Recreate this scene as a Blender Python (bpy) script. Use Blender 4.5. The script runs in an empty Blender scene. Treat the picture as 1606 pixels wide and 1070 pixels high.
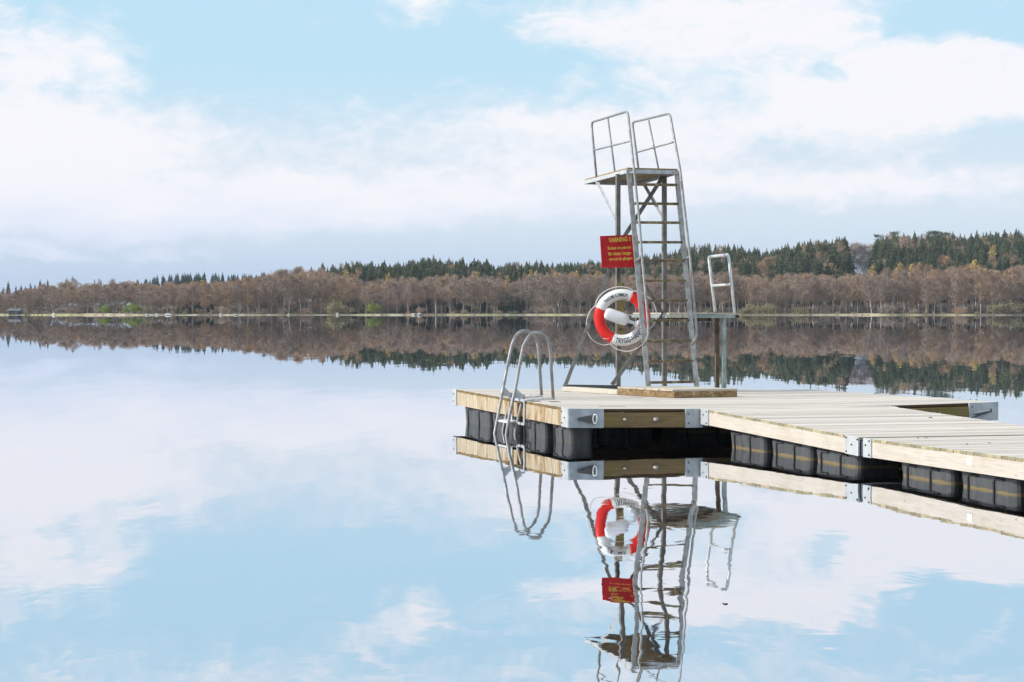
import bpy, bmesh, math, random
import numpy as np
from mathutils import Vector, Matrix
random.seed(7)
S = bpy.context.scene
COL = S.collection
R = math.radians

# ------------------------------------------------------------------ camera
F, CX, H0, HC = 2700.0, 803.0, 487.0, 1.45       # focal length in photo pixels, principal column, horizon row, eye height
cd = bpy.data.cameras.new('camera'); cam = bpy.data.objects.new('camera', cd); COL.objects.link(cam)
cam.location = (0, 0, HC); cam.rotation_euler = (R(90), 0, 0)
cd.sensor_width = 36; cd.lens = F * 36 / 1606; cd.shift_y = (H0 - 535) / 1606
cd.clip_start = 0.1; cd.clip_end = 9000
S.camera = cam

# ------------------------------------------------------------------ sky, sun, exposure
SUN_EL, SUN_AZ = 30.0, -97.0                     # azimuth measured from the view direction (+Y), clockwise
sl = bpy.data.lights.new('sun', 'SUN'); sun = bpy.data.objects.new('sun', sl); COL.objects.link(sun)
sl.energy = 4.0; sl.angle = R(0.6); sl.color = (1.0, 0.95, 0.87)
sd = Vector((math.sin(R(SUN_AZ)) * math.cos(R(SUN_EL)), math.cos(R(SUN_AZ)) * math.cos(R(SUN_EL)), math.sin(R(SUN_EL))))
sun.rotation_euler = sd.to_track_quat('Z', 'Y').to_euler(); sun.location = (-20, 0, 30)
S.view_settings.view_transform = 'Standard'; S.view_settings.look = 'None'
S.view_settings.exposure = 0.0; S.view_settings.gamma = 1.0; S.view_settings.use_curve_mapping = False
SKY_STRENGTH = 0.1
HAZE_D = 0.00012

def N(nt, typ, **kw):
    n = nt.nodes.new(typ)
    for k, v in kw.items(): setattr(n, k, v)
    return n
def link(nt, a, b): nt.links.new(a, b)
def mth(nt, op, a, b=None, c=None, clamp=False):
    n = N(nt, 'ShaderNodeMath', operation=op, use_clamp=clamp)
    for i, v in enumerate((a, b, c)):
        if v is None: continue
        if isinstance(v, (int, float)): n.inputs[i].default_value = v
        else: link(nt, v, n.inputs[i])
    return n.outputs[0]
def vmth(nt, op, a, b=None, s=None):
    n = N(nt, 'ShaderNodeVectorMath', operation=op)
    for i, v in enumerate((a, b)):
        if v is None: continue
        if isinstance(v, (tuple, list, Vector)): n.inputs[i].default_value = v
        else: link(nt, v, n.inputs[i])
    if s is not None: n.inputs['Scale'].default_value = s
    return n
def mixc(nt, f, a, b, blend='MIX'):
    n = N(nt, 'ShaderNodeMix', data_type='RGBA', blend_type=blend)
    for k, v in ((0, f), (6, a), (7, b)):
        if isinstance(v, (int, float)): n.inputs[k].default_value = v
        elif isinstance(v, (tuple, list)): n.inputs[k].default_value = (*v[:3], 1)
        else: link(nt, v, n.inputs[k])
    return n.outputs[2]
def smooth(nt, v, lo, hi, a=0.0, b=1.0):
    n = N(nt, 'ShaderNodeMapRange', interpolation_type='SMOOTHSTEP')
    link(nt, v, n.inputs[0]); n.inputs[1].default_value = lo; n.inputs[2].default_value = hi
    n.inputs[3].default_value = a; n.inputs[4].default_value = b
    return n.outputs[0]
def noise(nt, vec, scale, detail=4, rough=0.5, dist=0.0, out=0):
    n = N(nt, 'ShaderNodeTexNoise'); n.inputs['Scale'].default_value = scale
    n.inputs['Detail'].default_value = detail; n.inputs['Roughness'].default_value = rough
    n.inputs['Distortion'].default_value = dist
    if vec is not None: link(nt, vec, n.inputs['Vector'])
    return n.outputs[out]

world = bpy.data.worlds.new('World'); S.world = world; world.use_nodes = True
nt = world.node_tree; nt.nodes.clear()
tc = N(nt, 'ShaderNodeTexCoord')
sky = N(nt, 'ShaderNodeTexSky', sky_type='NISHITA'); sky.sun_disc = False
sky.sun_elevation = R(SUN_EL); sky.sun_rotation = R(SUN_AZ % 360); sky.air_density = 1.0; sky.dust_density = 0.6; sky.ozone_density = 2.0
# azimuth / elevation of the direction, in degrees
sep = N(nt, 'ShaderNodeSeparateXYZ'); link(nt, tc.outputs['Generated'], sep.inputs[0])
az = mth(nt, 'MULTIPLY', mth(nt, 'ARCTAN2', sep.outputs[0], sep.outputs[1]), 57.2958)
el = mth(nt, 'MULTIPLY', mth(nt, 'ARCSINE', sep.outputs[2]), 57.2958)
cmb = N(nt, 'ShaderNodeCombineXYZ'); link(nt, az, cmb.inputs[0]); link(nt, el, cmb.inputs[1])
AE = cmb.outputs[0]
wv = vmth(nt, 'MULTIPLY', AE, (1.0, 1.7, 1.0)).outputs[0]
n1 = noise(nt, wv, 0.42, 7, 0.55, 0.35, out=1)
warp = vmth(nt, 'MULTIPLY', vmth(nt, 'SUBTRACT', n1, (0.5, 0.5, 0.5)).outputs[0], (3.2, 1.6, 0)).outputs[0]
P2 = vmth(nt, 'ADD', AE, warp).outputs[0]
def ae(px, py):
    x, z = (px - CX) / F, (H0 - py) / F
    return math.degrees(math.atan(x)), math.degrees(math.atan(z / math.hypot(1, x)))
# cloud banks: centre (photo column,row), half sizes, weight; negative = blue gap
BANKS = [(35, 85, 75, 52, .95), (160, 92, 72, 56, 1.0), (20, 170, 150, 50, .55), (90, 215, 140, 55, .6), (60, 300, 380, 95, .75), (245, 205, 110, 45, .45),
         (350, 330, 380, 45, .5), (500, 310, 240, 38, .5), (590, 330, 300, 30, .35), (650, 10, 85, 40, .75), (800, 190, 70, 22, .35),
         (1050, 35, 250, 62, .95), (1250, 25, 200, 60, .6), (1130, 100, 260, 60, .55), (1480, 130, 250, 75, .95), (1380, 160, 240, 80, .6), (1480, 90, 160, 50, .35), (1130, 190, 330, 60, .45), (1580, 130, 100, 60, .3),
         (930, 215, 220, 55, .5), (960, 300, 420, 50, .55), (1450, 292, 260, 26, .55), (1180, 275, 320, 40, .3), (700, 290, 250, 50, .3),
         (40, 400, 110, 9, .7), (260, 400, 80, 12, .6), (120, 350, 230, 24, .35),
         (1312, 112, 42, 26, -.9), (1175, 160, 60, 26, -.35), (960, 160, 60, 20, -.3), (1590, 45, 60, 34, -.9), (1450, 30, 90, 30, -.4), (1570, 225, 120, 40, -.4), (1250, 245, 120, 40, -.25),
         (850, 105, 110, 34, -.5), (440, 90, 260, 100, -.5), (740, 60, 90, 60, -.3), (110, 140, 36, 26, -.35),
         (700, 400, 420, 30, -.4), (1350, 345, 420, 26, -.4),
         (300, -110, 500, 70, .42), (1200, -90, 500, 70, .42), (560, 215, 260, 50, .22), (800, -50, 300, 40, -.2)]
tot = None
for px, py, rx, ry, w in BANKS:
    a0, e0 = ae(px, py); a1, e1 = ae(px + rx, py - ry)
    d = vmth(nt, 'SUBTRACT', P2, (a0, e0, 0)).outputs[0]
    d = vmth(nt, 'MULTIPLY', d, (1 / abs(a1 - a0), 1 / abs(e1 - e0), 0)).outputs[0]
    ln = vmth(nt, 'LENGTH', d).outputs['Value']
    b = smooth(nt, ln, 0.15, 1.5, w, 0.0)
    tot = b if tot is None else mth(nt, 'ADD', tot, b)
fine = noise(nt, wv, 1.1, 9, 0.62, 0.5)
broad = noise(nt, vmth(nt, 'MULTIPLY', AE, (1, 2.2, 1)).outputs[0], 0.09, 5, 0.55, 0.2)
gen = mth(nt, 'MULTIPLY', smooth(nt, broad, 0.42, 0.66), smooth(nt, mth(nt, 'ABSOLUTE', az), 17.0, 30.0))
gen2 = mth(nt, 'MULTIPLY', smooth(nt, broad, 0.42, 0.66), smooth(nt, el, 11.0, 18.0))
tot = mth(nt, 'ADD', tot, mth(nt, 'MAXIMUM', gen, gen2))
dens = mth(nt, 'ADD', mth(nt, 'MINIMUM', tot, 1.05), mth(nt, 'MULTIPLY', mth(nt, 'SUBTRACT', fine, 0.5), 1.25))
wisp = noise(nt, vmth(nt, 'MULTIPLY', P2, (1, 3.2, 1)).outputs[0], 0.28, 6, 0.6, 0.8)
veil = mth(nt, 'MULTIPLY', smooth(nt, el, 1.6, 3.6), smooth(nt, el, 6.2, 9.0, .26, .05))
veil = mth(nt, 'ADD', veil, mth(nt, 'MULTIPLY', smooth(nt, wisp, .44, .72), smooth(nt, el, 3.0, 12.0, .16, .62)))
cover = smooth(nt, mth(nt, 'ADD', dens, veil), 0.0, 1.25)
# grey-blue undersides low over the horizon, white tops
under = mth(nt, 'ADD', mth(nt, 'MULTIPLY', mth(nt, 'SUBTRACT', noise(nt, vmth(nt, 'MULTIPLY', AE, (1, 3, 1)).outputs[0], 0.35, 5, 0.5), 0.5), 3.5), el)
ccol = mixc(nt, smooth(nt, under, 1.4, 4.6), (7.4, 8.2, 9.8), (9.5, 9.5, 9.95))
grad = mixc(nt, smooth(nt, el, 0.4, 3.4), (5.3, 7.0, 9.8), (7.6, 8.75, 10.1))
grad = mixc(nt, smooth(nt, el, 4.4, 8.2), grad, (6.0, 8.7, 10.4))
low = mixc(nt, 0.80, sky.outputs[0], grad)
final = mixc(nt, cover, low, ccol)
bg = N(nt, 'ShaderNodeBackground'); link(nt, final, bg.inputs[0]); bg.inputs[1].default_value = SKY_STRENGTH
wo = N(nt, 'ShaderNodeOutputWorld'); link(nt, bg.outputs[0], wo.inputs[0])

S.cycles.max_bounces = 8; S.cycles.transparent_max_bounces = 8
S.cycles.caustics_reflective = False; S.cycles.caustics_refractive = False

# ------------------------------------------------------------------ helpers
def PT(px, py, D):                                # a point seen at photo pixel (px,py) at depth D
    return Vector(((px - CX) * D / F, D, HC - (py - H0) * D / F))
def PX(px, D, z):
    return Vector(((px - CX) * D / F, D, z))
ORG = {}
def tag(o, label=None, cat=None, group=None, kind=None):
    if label: o['label'] = label
    if cat: o['category'] = cat
    if group: o['group'] = group
    if kind: o['kind'] = kind
    return o
def empty(name, loc):
    o = bpy.data.objects.new(name, None); COL.objects.link(o); o.location = loc; o.empty_display_size = .2
    ORG[o.name] = Vector(loc); return o
class MB:
    def __init__(s): s.v = []; s.f = []; s.m = []; s.sm = []
    def add(s, vs, fs, mi=0, smooth=False):
        b = len(s.v); s.v += [tuple(v) for v in vs]
        for i, f in enumerate(fs):
            s.f.append(tuple(b + k for k in f)); s.m.append(mi[i] if isinstance(mi, list) else mi); s.sm.append(smooth)
    def hexa(s, c, mi=0):                         # 8 corners: bottom 0-3, top 4-7 (same order)
        s.add(c, [(3, 2, 1, 0), (4, 5, 6, 7), (0, 1, 5, 4), (1, 2, 6, 5), (2, 3, 7, 6), (3, 0, 4, 7)], mi)
    def box(s, c, sx, sy, sz, ax=None, mi=0):
        c = Vector(c); ax = ax or (Vector((1, 0, 0)), Vector((0, 1, 0)), Vector((0, 0, 1)))
        X, Y, Z = ax[0] * sx / 2, ax[1] * sy / 2, ax[2] * sz / 2
        s.hexa([c - X - Y - Z, c + X - Y - Z, c + X + Y - Z, c - X + Y - Z, c - X - Y + Z, c + X - Y + Z, c + X + Y + Z, c - X + Y + Z], mi)
    def bar(s, p0, p1, w, h, side=Vector((1, 0, 0)), mi=0):   # rectangular bar, w along 'side', h across
        p0, p1 = Vector(p0), Vector(p1); d = (p1 - p0); L = d.length; d.normalize()
        X = (side - d * side.dot(d)).normalized(); Y = d.cross(X)
        s.box((p0 + p1) / 2, w, h, L, (X, Y, d), mi)
    def tube(s, pts, r, n=10, mi=0, closed=False, cap=True):
        pts = [Vector(p) for p in pts]; m = len(pts)
        rr = r if isinstance(r, (list, tuple)) else [r] * m
        vs, prev = [], None
        for i, p in enumerate(pts):
            a = pts[(i - 1) % m] if (closed or i) else p; b = pts[(i + 1) % m] if (closed or i < m - 1) else p
            t = (b - a).normalized()
            if prev is None:
                ref = Vector((0, 0, 1)) if abs(t.z) < .9 else Vector((1, 0, 0)); u = (ref - t * ref.dot(t)).normalized()
            else: u = (prev - t * prev.dot(t)).normalized()
            prev = u; w = t.cross(u)
            for k in range(n):
                an = 2 * math.pi * k / n; vs.append(p + (u * math.cos(an) + w * math.sin(an)) * rr[i])
        fs = []
        for i in range(m if closed else m - 1):
            j = (i + 1) % m
            for k in range(n): fs.append((i * n + k, i * n + (k + 1) % n, j * n + (k + 1) % n, j * n + k))
        if cap and not closed: fs += [tuple(range(n - 1, -1, -1)), tuple((m - 1) * n + k for k in range(n))]
        s.add(vs, fs, mi, True)
    def build(s, name, mats, parent=None, bevel=0, auto=True):
        off = ORG.get(parent.name, Vector((0, 0, 0))) if parent else Vector((0, 0, 0))
        me = bpy.data.meshes.new(name)
        me.from_pydata([(v[0] - off.x, v[1] - off.y, v[2] - off.z) for v in s.v], [], s.f)
        for m in (mats if isinstance(mats, (list, tuple)) else [mats]): me.materials.append(m)
        me.polygons.foreach_set('material_index', s.m); me.polygons.foreach_set('use_smooth', s.sm); me.update()
        o = bpy.data.objects.new(name, me); COL.objects.link(o)
        if parent: o.parent = parent; ORG[o.name] = off
        if bevel:
            b = o.modifiers.new('bevel', 'BEVEL'); b.width = bevel; b.segments = 2; b.limit_method = 'ANGLE'
        return o
def crom(pts, k=8, closed=False):                 # Catmull-Rom through points
    pts = [Vector(p) for p in pts]; n = len(pts); out = []
    for i in range(n if closed else n - 1):
        p0 = pts[(i - 1) % n] if (closed or i) else pts[0] * 2 - pts[1]; p1 = pts[i]; p2 = pts[(i + 1) % n]
        p3 = pts[(i + 2) % n] if (closed or i < n - 2) else pts[-1] * 2 - pts[-2]
        for j in range(k):
            t = j / k
            out.append(.5 * ((2 * p1) + (p2 - p0) * t + (2 * p0 - 5 * p1 + 4 * p2 - p3) * t * t + (3 * p1 - p0 - 3 * p2 + p3) * t ** 3))
    if not closed: out.append(pts[-1])
    return out
def fillet(pts, r, k=6):
    pts = [Vector(p) for p in pts]; out = [pts[0]]
    for i in range(1, len(pts) - 1):
        a, b, c = pts[i - 1], pts[i], pts[i + 1]
        rr = min(r, (a - b).length * .45, (c - b).length * .45)
        p, q = b + (a - b).normalized() * rr, b + (c - b).normalized() * rr
        for j in range(k + 1):
            t = j / k; out.append((1 - t) ** 2 * p + 2 * t * (1 - t) * b + t * t * q)
    out.append(pts[-1]); return out

# ------------------------------------------------------------------ materials
def mat(name):
    m = bpy.data.materials.new(name); m.use_nodes = True; nt = m.node_tree
    return m, nt, nt.nodes['Principled BSDF']
def wood(name, base, dark, stain=None, svec=None, rot=10.0, scale=(1.2, 30, 30), rough=.8, stain_scale=3.0, stain_amt=.5, grain=.6, island=.18, stain_lo=.45):
    m, nt, b = mat(name)
    tc = N(nt, 'ShaderNodeTexCoord'); mp = N(nt, 'ShaderNodeMapping'); link(nt, tc.outputs['Object'], mp.inputs[0])
    mp.vector_type = 'TEXTURE'; mp.inputs['Rotation'].default_value = (0, 0, R(rot))
    v = vmth(nt, 'MULTIPLY', mp.outputs[0], scale).outputs[0]
    geo = N(nt, 'ShaderNodeNewGeometry')
    jit = vmth(nt, 'SCALE', geo.outputs['Position']); jit.inputs['Scale'].default_value = 0
    n1 = noise(nt, v, 3.0, 6, .62, .6)
    wv = N(nt, 'ShaderNodeVectorMath', operation='ADD'); link(nt, v, wv.inputs[0])
    cb = N(nt, 'ShaderNodeCombineXYZ'); link(nt, mth(nt, 'MULTIPLY', geo.outputs['Random Per Island'], 37.0), cb.inputs[0]); link(nt, cb.outputs[0], wv.inputs[1])
    n2 = noise(nt, wv.outputs[0], 1.1, 5, .6, 1.2)
    c = mixc(nt, mth(nt, 'MULTIPLY', smooth(nt, n1, .42, .74), grain), base, dark)
    c = mixc(nt, mth(nt, 'MULTIPLY', smooth(nt, n2, .4, .75), grain * .7), c, dark)
    isl = mth(nt, 'MULTIPLY_ADD', geo.outputs['Random Per Island'], island * 2, 1 - island)
    c = vmth(nt, 'SCALE', c); link(nt, isl, c.inputs['Scale']); c = c.outputs[0]
    if stain:
        n3 = noise(nt, vmth(nt, 'MULTIPLY', mp.outputs[0], svec or (1, 1, 1)).outputs[0], stain_scale, 6, .68, .5)
        c = mixc(nt, mth(nt, 'MULTIPLY', smooth(nt, n3, stain_lo, stain_lo + .2), stain_amt), c, stain)
    vo = N(nt, 'ShaderNodeTexVoronoi'); vo.inputs['Scale'].default_value = 3.4
    link(nt, vmth(nt, 'MULTIPLY', mp.outputs[0], (1.0, 1.9, 2.4)).outputs[0], vo.inputs['Vector'])
    c = mixc(nt, smooth(nt, vo.outputs['Distance'], .03, .085, .6, 0.0), c, (dark[0] * .5, dark[1] * .42, dark[2] * .35))
    link(nt, c, b.inputs['Base Color']); b.inputs['Roughness'].default_value = rough
    bp = N(nt, 'ShaderNodeBump'); bp.inputs['Strength'].default_value = .35; bp.inputs['Distance'].default_value = .004
    link(nt, n1, bp.inputs['Height']); link(nt, bp.outputs[0], b.inputs['Normal'])
    return m
def metal(name, col, col2, rough=.5, metallic=.6, sc=12, rust=None, rust_lo=.62):
    m, nt, b = mat(name)
    tc = N(nt, 'ShaderNodeTexCoord')
    n1 = noise(nt, tc.outputs['Object'], sc, 5, .6, .2); c = mixc(nt, smooth(nt, n1, .35, .68), col, col2)
    if rust:
        n2 = noise(nt, tc.outputs['Object'], sc * .7, 6, .7, .4)
        c = mixc(nt, smooth(nt, n2, rust_lo, rust_lo + .1), c, rust)
    link(nt, c, b.inputs['Base Color']); b.inputs['Metallic'].default_value = metallic
    link(nt, smooth(nt, n1, .2, .8, rough - .12, rough + .15), b.inputs['Roughness'])
    return m
def plain(name, col, rough=.6, spec=.5, var=.12, sc=8, metallic=0):
    m, nt, b = mat(name)
    tc = N(nt, 'ShaderNodeTexCoord'); n1 = noise(nt, tc.outputs['Object'], sc, 5, .6)
    c = vmth(nt, 'SCALE', col[:3]); link(nt, smooth(nt, n1, .3, .7, 1 - var, 1 + var), c.inputs['Scale'])
    link(nt, c.outputs[0], b.inputs['Base Color']); b.inputs['Roughness'].default_value = rough
    b.inputs['Specular IOR Level'].default_value = spec; b.inputs['Metallic'].default_value = metallic
    return m
M = {}
M['deck'] = wood('weathered_deck', (.68, .60, .53), (.46, .39, .335), stain=(.30, .25, .15), stain_amt=.20, stain_scale=1.7, stain_lo=.56, island=.15, grain=.55)
M['plank_end'] = wood('mossy_plank_end', (.27, .17, .065), (.06, .035, .012), stain=(.25, .21, .05), stain_amt=.4, stain_scale=14, scale=(8, 8, 30), island=.35)
M['plank_end_walk'] = wood('pale_mossy_plank_end', (.48, .41, .28), (.2, .15, .07), stain=(.36, .35, .14), stain_amt=.5, stain_scale=10, scale=(8, 8, 30), island=.35)
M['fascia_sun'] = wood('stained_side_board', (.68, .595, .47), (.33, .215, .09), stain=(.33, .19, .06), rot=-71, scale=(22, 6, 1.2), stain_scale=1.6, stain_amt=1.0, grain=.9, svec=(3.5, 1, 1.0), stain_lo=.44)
M['fascia_walk'] = wood('pale_side_board', (.70, .635, .565), (.50, .42, .34), stain=(.50, .40, .28), rot=-71, scale=(1.4, 14, 24), stain_scale=3, stain_amt=.3)
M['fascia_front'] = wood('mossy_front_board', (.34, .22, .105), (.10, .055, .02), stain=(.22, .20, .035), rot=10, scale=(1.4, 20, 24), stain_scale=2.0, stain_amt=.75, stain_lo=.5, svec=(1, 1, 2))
M['dark_edge'] = wood('stained_edge_slot_shade', (.085, .05, .02), (.03, .016, .006), rot=10)
M['step'] = wood('shade_dark_step_boards', (.36, .235, .115), (.10, .05, .018), stain=(.60, .48, .30), rot=14, scale=(6, 12, 12), stain_scale=7, stain_amt=.7, stain_lo=.52, grain=.9)  # brown darkened to put the front face's shade into the colour
M['step_top'] = wood('step_top_boards', (.60, .53, .44), (.34, .28, .2), rot=14)
M['sleeper'] = wood('pale_sleeper', (.66, .62, .53), (.42, .37, .28), rot=-45, scale=(1.5, 20, 20))
M['old_board'] = wood('old_board', (.30, .25, .12), (.10, .075, .03), stain=(.33, .33, .06), rot=0, scale=(20, 20, 2), stain_amt=.6)
M['under'] = wood('underside_boards', (.13, .075, .03), (.05, .03, .012), rot=10)
M['tower_plank'] = wood('tower_planks', (.34, .24, .12), (.11, .065, .03), rot=100)
M['galv'] = metal('galvanised_plate', (.62, .64, .66), (.48, .50, .53), .55, .12, 9)
M['tube'] = metal('galvanised_tube', (.37, .37, .37), (.25, .25, .25), .5, .3, 14, rust=(.22, .15, .09), rust_lo=.70)
M['tube_bright'] = metal('pale_tube', (.72, .73, .73), (.55, .56, .56), .45, .3, 14)
M['post_steel'] = metal('shade_dark_weathered_steel', (.22, .21, .195), (.13, .12, .11), .65, .15, 10, rust=(.17, .10, .05), rust_lo=.60)  # darker copy of the steel, with the shade on post fronts in its colour
M['steel'] = metal('weathered_steel', (.50, .49, .47), (.33, .32, .30), .6, .2, 10, rust=(.17, .10, .05), rust_lo=.60)
M['brown_steel'] = metal('brown_rusty_steel', (.16, .12, .085), (.08, .055, .035), .7, .2, 12, rust=(.2, .1, .04))
M['green_steel'] = metal('greenish_steel', (.34, .40, .38), (.22, .26, .25), .55, .35, 9, rust=(.12, .09, .06))
M['rung'] = metal('rusty_rung', (.20, .14, .085), (.10, .07, .045), .7, .15, 14, rust=(.34, .28, .14), rust_lo=.52)
M['bolt'] = metal('bolt_zinc', (.5, .47, .44), (.28, .24, .2), .4, .6, 40)
M['dark_steel'] = plain('dark_steel', (.09, .09, .095), .5)
M['black'] = plain('black_rubber_rib_shade', (.018, .017, .016), .6)
M['red_paint'] = plain('red_sign_paint', (.54, .010, .014), .5, .35, .2, 14)
M['yellow_paint'] = plain('yellow_letter_paint', (.80, .52, .08), .5, .4, .15, 60)
M['buoy_red'] = plain('red_ring_shell', (.78, .018, .012), .4, .45, .08, 10)
M['buoy_white'] = plain('white_ring_shell', (.78, .78, .78), .42, .45, .06, 10)
M['float_white'] = plain('white_plastic', (.80, .80, .84), .38, .45, .06, 12)
M['rope'] = plain('white_rope', (.74, .73, .70), .8, .2, .15, 80)
M['ink'] = plain('black_lettering', (.02, .022, .025), .6)
M['white_tag'] = plain('white_tag', (.85, .85, .85), .5)
M['leaf_red'] = plain('dead_red_leaf', (.30, .07, .04), .7)
M['leaf_brown'] = plain('dead_brown_leaf', (.16, .11, .09), .7)

# plastic floats: grey-black with an algae band at the waterline
m, nt, b = mat('float_plastic'); g = N(nt, 'ShaderNodeNewGeometry'); sp = N(nt, 'ShaderNodeSeparateXYZ'); link(nt, g.outputs['Position'], sp.inputs[0])
tcn = N(nt, 'ShaderNodeTexCoord')
n1 = noise(nt, vmth(nt, 'MULTIPLY', tcn.outputs['Object'], (9, 9, 1.5)).outputs[0], 2.2, 6, .62, .4); n2 = noise(nt, tcn.outputs['Object'], 26, 4, .6)
c0 = mixc(nt, smooth(nt, n1, .3, .8), (.055, .057, .061), (.125, .127, .132))
zz = mth(nt, 'ADD', sp.outputs[2], mth(nt, 'MULTIPLY', mth(nt, 'SUBTRACT', n2, .5), .03))
n3 = noise(nt, tcn.outputs['Object'], 5.0, 4, .6)
algae = mth(nt, 'MULTIPLY', smooth(nt, mth(nt, 'SUBTRACT', zz, mth(nt, 'MULTIPLY', n3, .035)), -.012, .008, .9, 0.0), smooth(nt, sp.outputs[0], 1.9, 2.1, .12, 1.0))
c = mixc(nt, algae, c0, mixc(nt, n2, (.16, .11, .04), (.36, .27, .12))); link(nt, c, b.inputs['Base Color']); b.inputs['Roughness'].default_value = .5
M['float'] = m

# ------------------------------------------------------------------ setting: water, lake bed, land
m, nt, b = mat('lake_water'); nt.nodes.remove(b)
geo = N(nt, 'ShaderNodeNewGeometry'); POS = geo.outputs['Position']
sp = N(nt, 'ShaderNodeSeparateXYZ'); link(nt, POS, sp.inputs[0])
WAVE = dict(big=.0150, mid=.0014, fine=.00013)
wa = noise(nt, vmth(nt, 'ADD', vmth(nt, 'MULTIPLY', POS, (1.35, .34, 1)).outputs[0], (5.3, 2.9, 0)).outputs[0], .9, 1, .4, .3)
wb = noise(nt, vmth(nt, 'MULTIPLY', POS, (1.0, .5, 1)).outputs[0], 3.1, 2, .5, .4)
wc = noise(nt, vmth(nt, 'MULTIPLY', POS, (.35, 1.0, 1)).outputs[0], 9.0, 3, .55, .3)
patch = smooth(nt, noise(nt, vmth(nt, 'MULTIPLY', POS, (.05, .12, 1)).outputs[0], 1.0, 3, .5), .45, .62, .35, 1.6)
hgt = mth(nt, 'ADD', mth(nt, 'MULTIPLY', wa, WAVE['big']), mth(nt, 'MULTIPLY', wb, WAVE['mid']))
hgt = mth(nt, 'ADD', hgt, mth(nt, 'MULTIPLY', mth(nt, 'MULTIPLY', wc, WAVE['fine']), patch))
calm = mth(nt, 'MAXIMUM', mth(nt, 'MINIMUM', mth(nt, 'POWER', mth(nt, 'DIVIDE', 9.0, mth(nt, 'MAXIMUM', sp.outputs[1], 1.0)), 1.25), 1.0), .02)
bp = N(nt, 'ShaderNodeBump'); bp.inputs['Strength'].default_value = 1.0; bp.inputs['Distance'].default_value = 1.0
link(nt, mth(nt, 'MULTIPLY', hgt, calm), bp.inputs['Height'])
gl = N(nt, 'ShaderNodeBsdfGlossy'); gl.inputs['Roughness'].default_value = 0.0; gl.inputs['Color'].default_value = (.93, .95, .985, 1)
link(nt, bp.outputs[0], gl.inputs['Normal'])
df = N(nt, 'ShaderNodeBsdfDiffuse'); df.inputs['Color'].default_value = (.012, .013, .013, 1)
fr = N(nt, 'ShaderNodeFresnel'); fr.inputs['IOR'].default_value = 1.33
fac = N(nt, 'ShaderNodeMapRange'); link(nt, fr.outputs[0], fac.inputs[0]); fac.inputs[1].default_value = .2; fac.inputs[2].default_value = .9
fac.inputs[3].default_value = .87; fac.inputs[4].default_value = .985
mx = N(nt, 'ShaderNodeMixShader'); link(nt, fac.outputs[0], mx.inputs[0]); link(nt, df.outputs[0], mx.inputs[1]); link(nt, gl.outputs[0], mx.inputs[2])
link(nt, mx.outputs[0], nt.nodes['Material Output'].inputs[0]); M['water'] = m
w = MB(); w.add([(-1500, -80, 0), (1500, -80, 0), (1500, 560, 0), (-1500, 560, 0)], [(0, 1, 2, 3)])
tag(w.build('water', M['water']), kind='structure')

SKYL = [(-300, 446, 760), (0, 444, 760), (60, 441, 760), (120, 442, 700), (200, 440, 700), (240, 432, 900), (300, 427, 900), (370, 427, 900), (425, 428, 900), (432, 426, 800), (480, 419, 760), (520, 413, 720),
        (560, 411, 700), (600, 413, 690), (640, 408, 680), (680, 405, 680), (740, 407, 680), (780, 413, 690), (860, 412, 700), (900, 411, 700), (950, 408, 700), (1000, 403, 700), (1060, 391, 700),
        (1100, 382, 700), (1157, 383, 700), (1195, 392, 700), (1257, 379, 700), (1305, 371, 700), (1328, 374, 690), (1340, 390, 690), (1365, 388, 690), (1378, 369, 700), (1402, 363, 700), (1420, 367, 700), (1462, 362, 710),
        (1510, 367, 720), (1541, 363, 720), (1606, 359, 730), (1900, 352, 740)]
FRONT = [(-300, 456), (0, 456), (50, 451), (100, 444), (200, 440), (230, 441), (264, 444), (349, 438), (400, 432), (430, 425), (455, 421), (510, 421), (530, 428), (560, 438), (600, 436), (640, 434), (680, 430), (720, 432),
         (760, 430), (798, 440), (835, 430), (876, 428), (934, 428), (1050, 428), (1157, 426), (1204, 432), (1226, 426), (1305, 431), (1352, 426), (1409, 420), (1456, 420), (1510, 416), (1531, 412), (1572, 425), (1606, 414), (1900, 410)]
def interp(tab, x, k=1): return float(np.interp(x, [t[0] for t in tab], [t[k] for t in tab]))
def shore(x):
    return 529 + .8 * math.sin(x * .47) + .5 * math.sin(x * 1.1) + 5 * math.sin(x * .021 + 1) + 3 * math.sin(x * .077) + 1.5 * math.sin(x * .19 + 2)
def pxof(x, y): return CX + x / y * F
def ground(x, y):
    s = shore(x)
    if y < s: return max(-3.0, (y - s) * .12)
    p = pxof(x, y); D1 = interp(SKYL, p, 2); zt = HC + (H0 - interp(SKYL, p)) * D1 / F
    Hh = max(2.0, zt - 16.0)
    bank = (.42 + .16 * math.sin(x * .045 + 2) + .12 * math.sin(x * .13) + (.35 if 130 < p < 245 else 0)) * (1 - math.exp(-(y - s) / 5.0))
    t = min(1.0, max(0.0, (y - s - 12) / (D1 - s - 12))); h = bank + Hh * t * t * (3 - 2 * t) * .9 + t * 1.2
    if y > D1: h -= min(h - 1, (y - D1) * .012)
    return h
m, nt, b = mat('shore_ground'); g = N(nt, 'ShaderNodeNewGeometry'); sp = N(nt, 'ShaderNodeSeparateXYZ'); link(nt, g.outputs['Position'], sp.inputs[0])
n1 = noise(nt, g.outputs['Position'], .06, 6, .6); n2 = noise(nt, vmth(nt, 'MULTIPLY', g.outputs['Position'], (1, .3, 1)).outputs[0], .5, 6, .7)
straw = mixc(nt, smooth(nt, n1, .42, .6), (.62, .52, .38), (.50, .48, .22)); straw = mixc(nt, smooth(nt, n2, .40, .66), straw, (.20, .15, .10))
nx_ = noise(nt, vmth(nt, 'MULTIPLY', g.outputs['Position'], (1, .1, 0)).outputs[0], .045, 4, .6)
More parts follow.
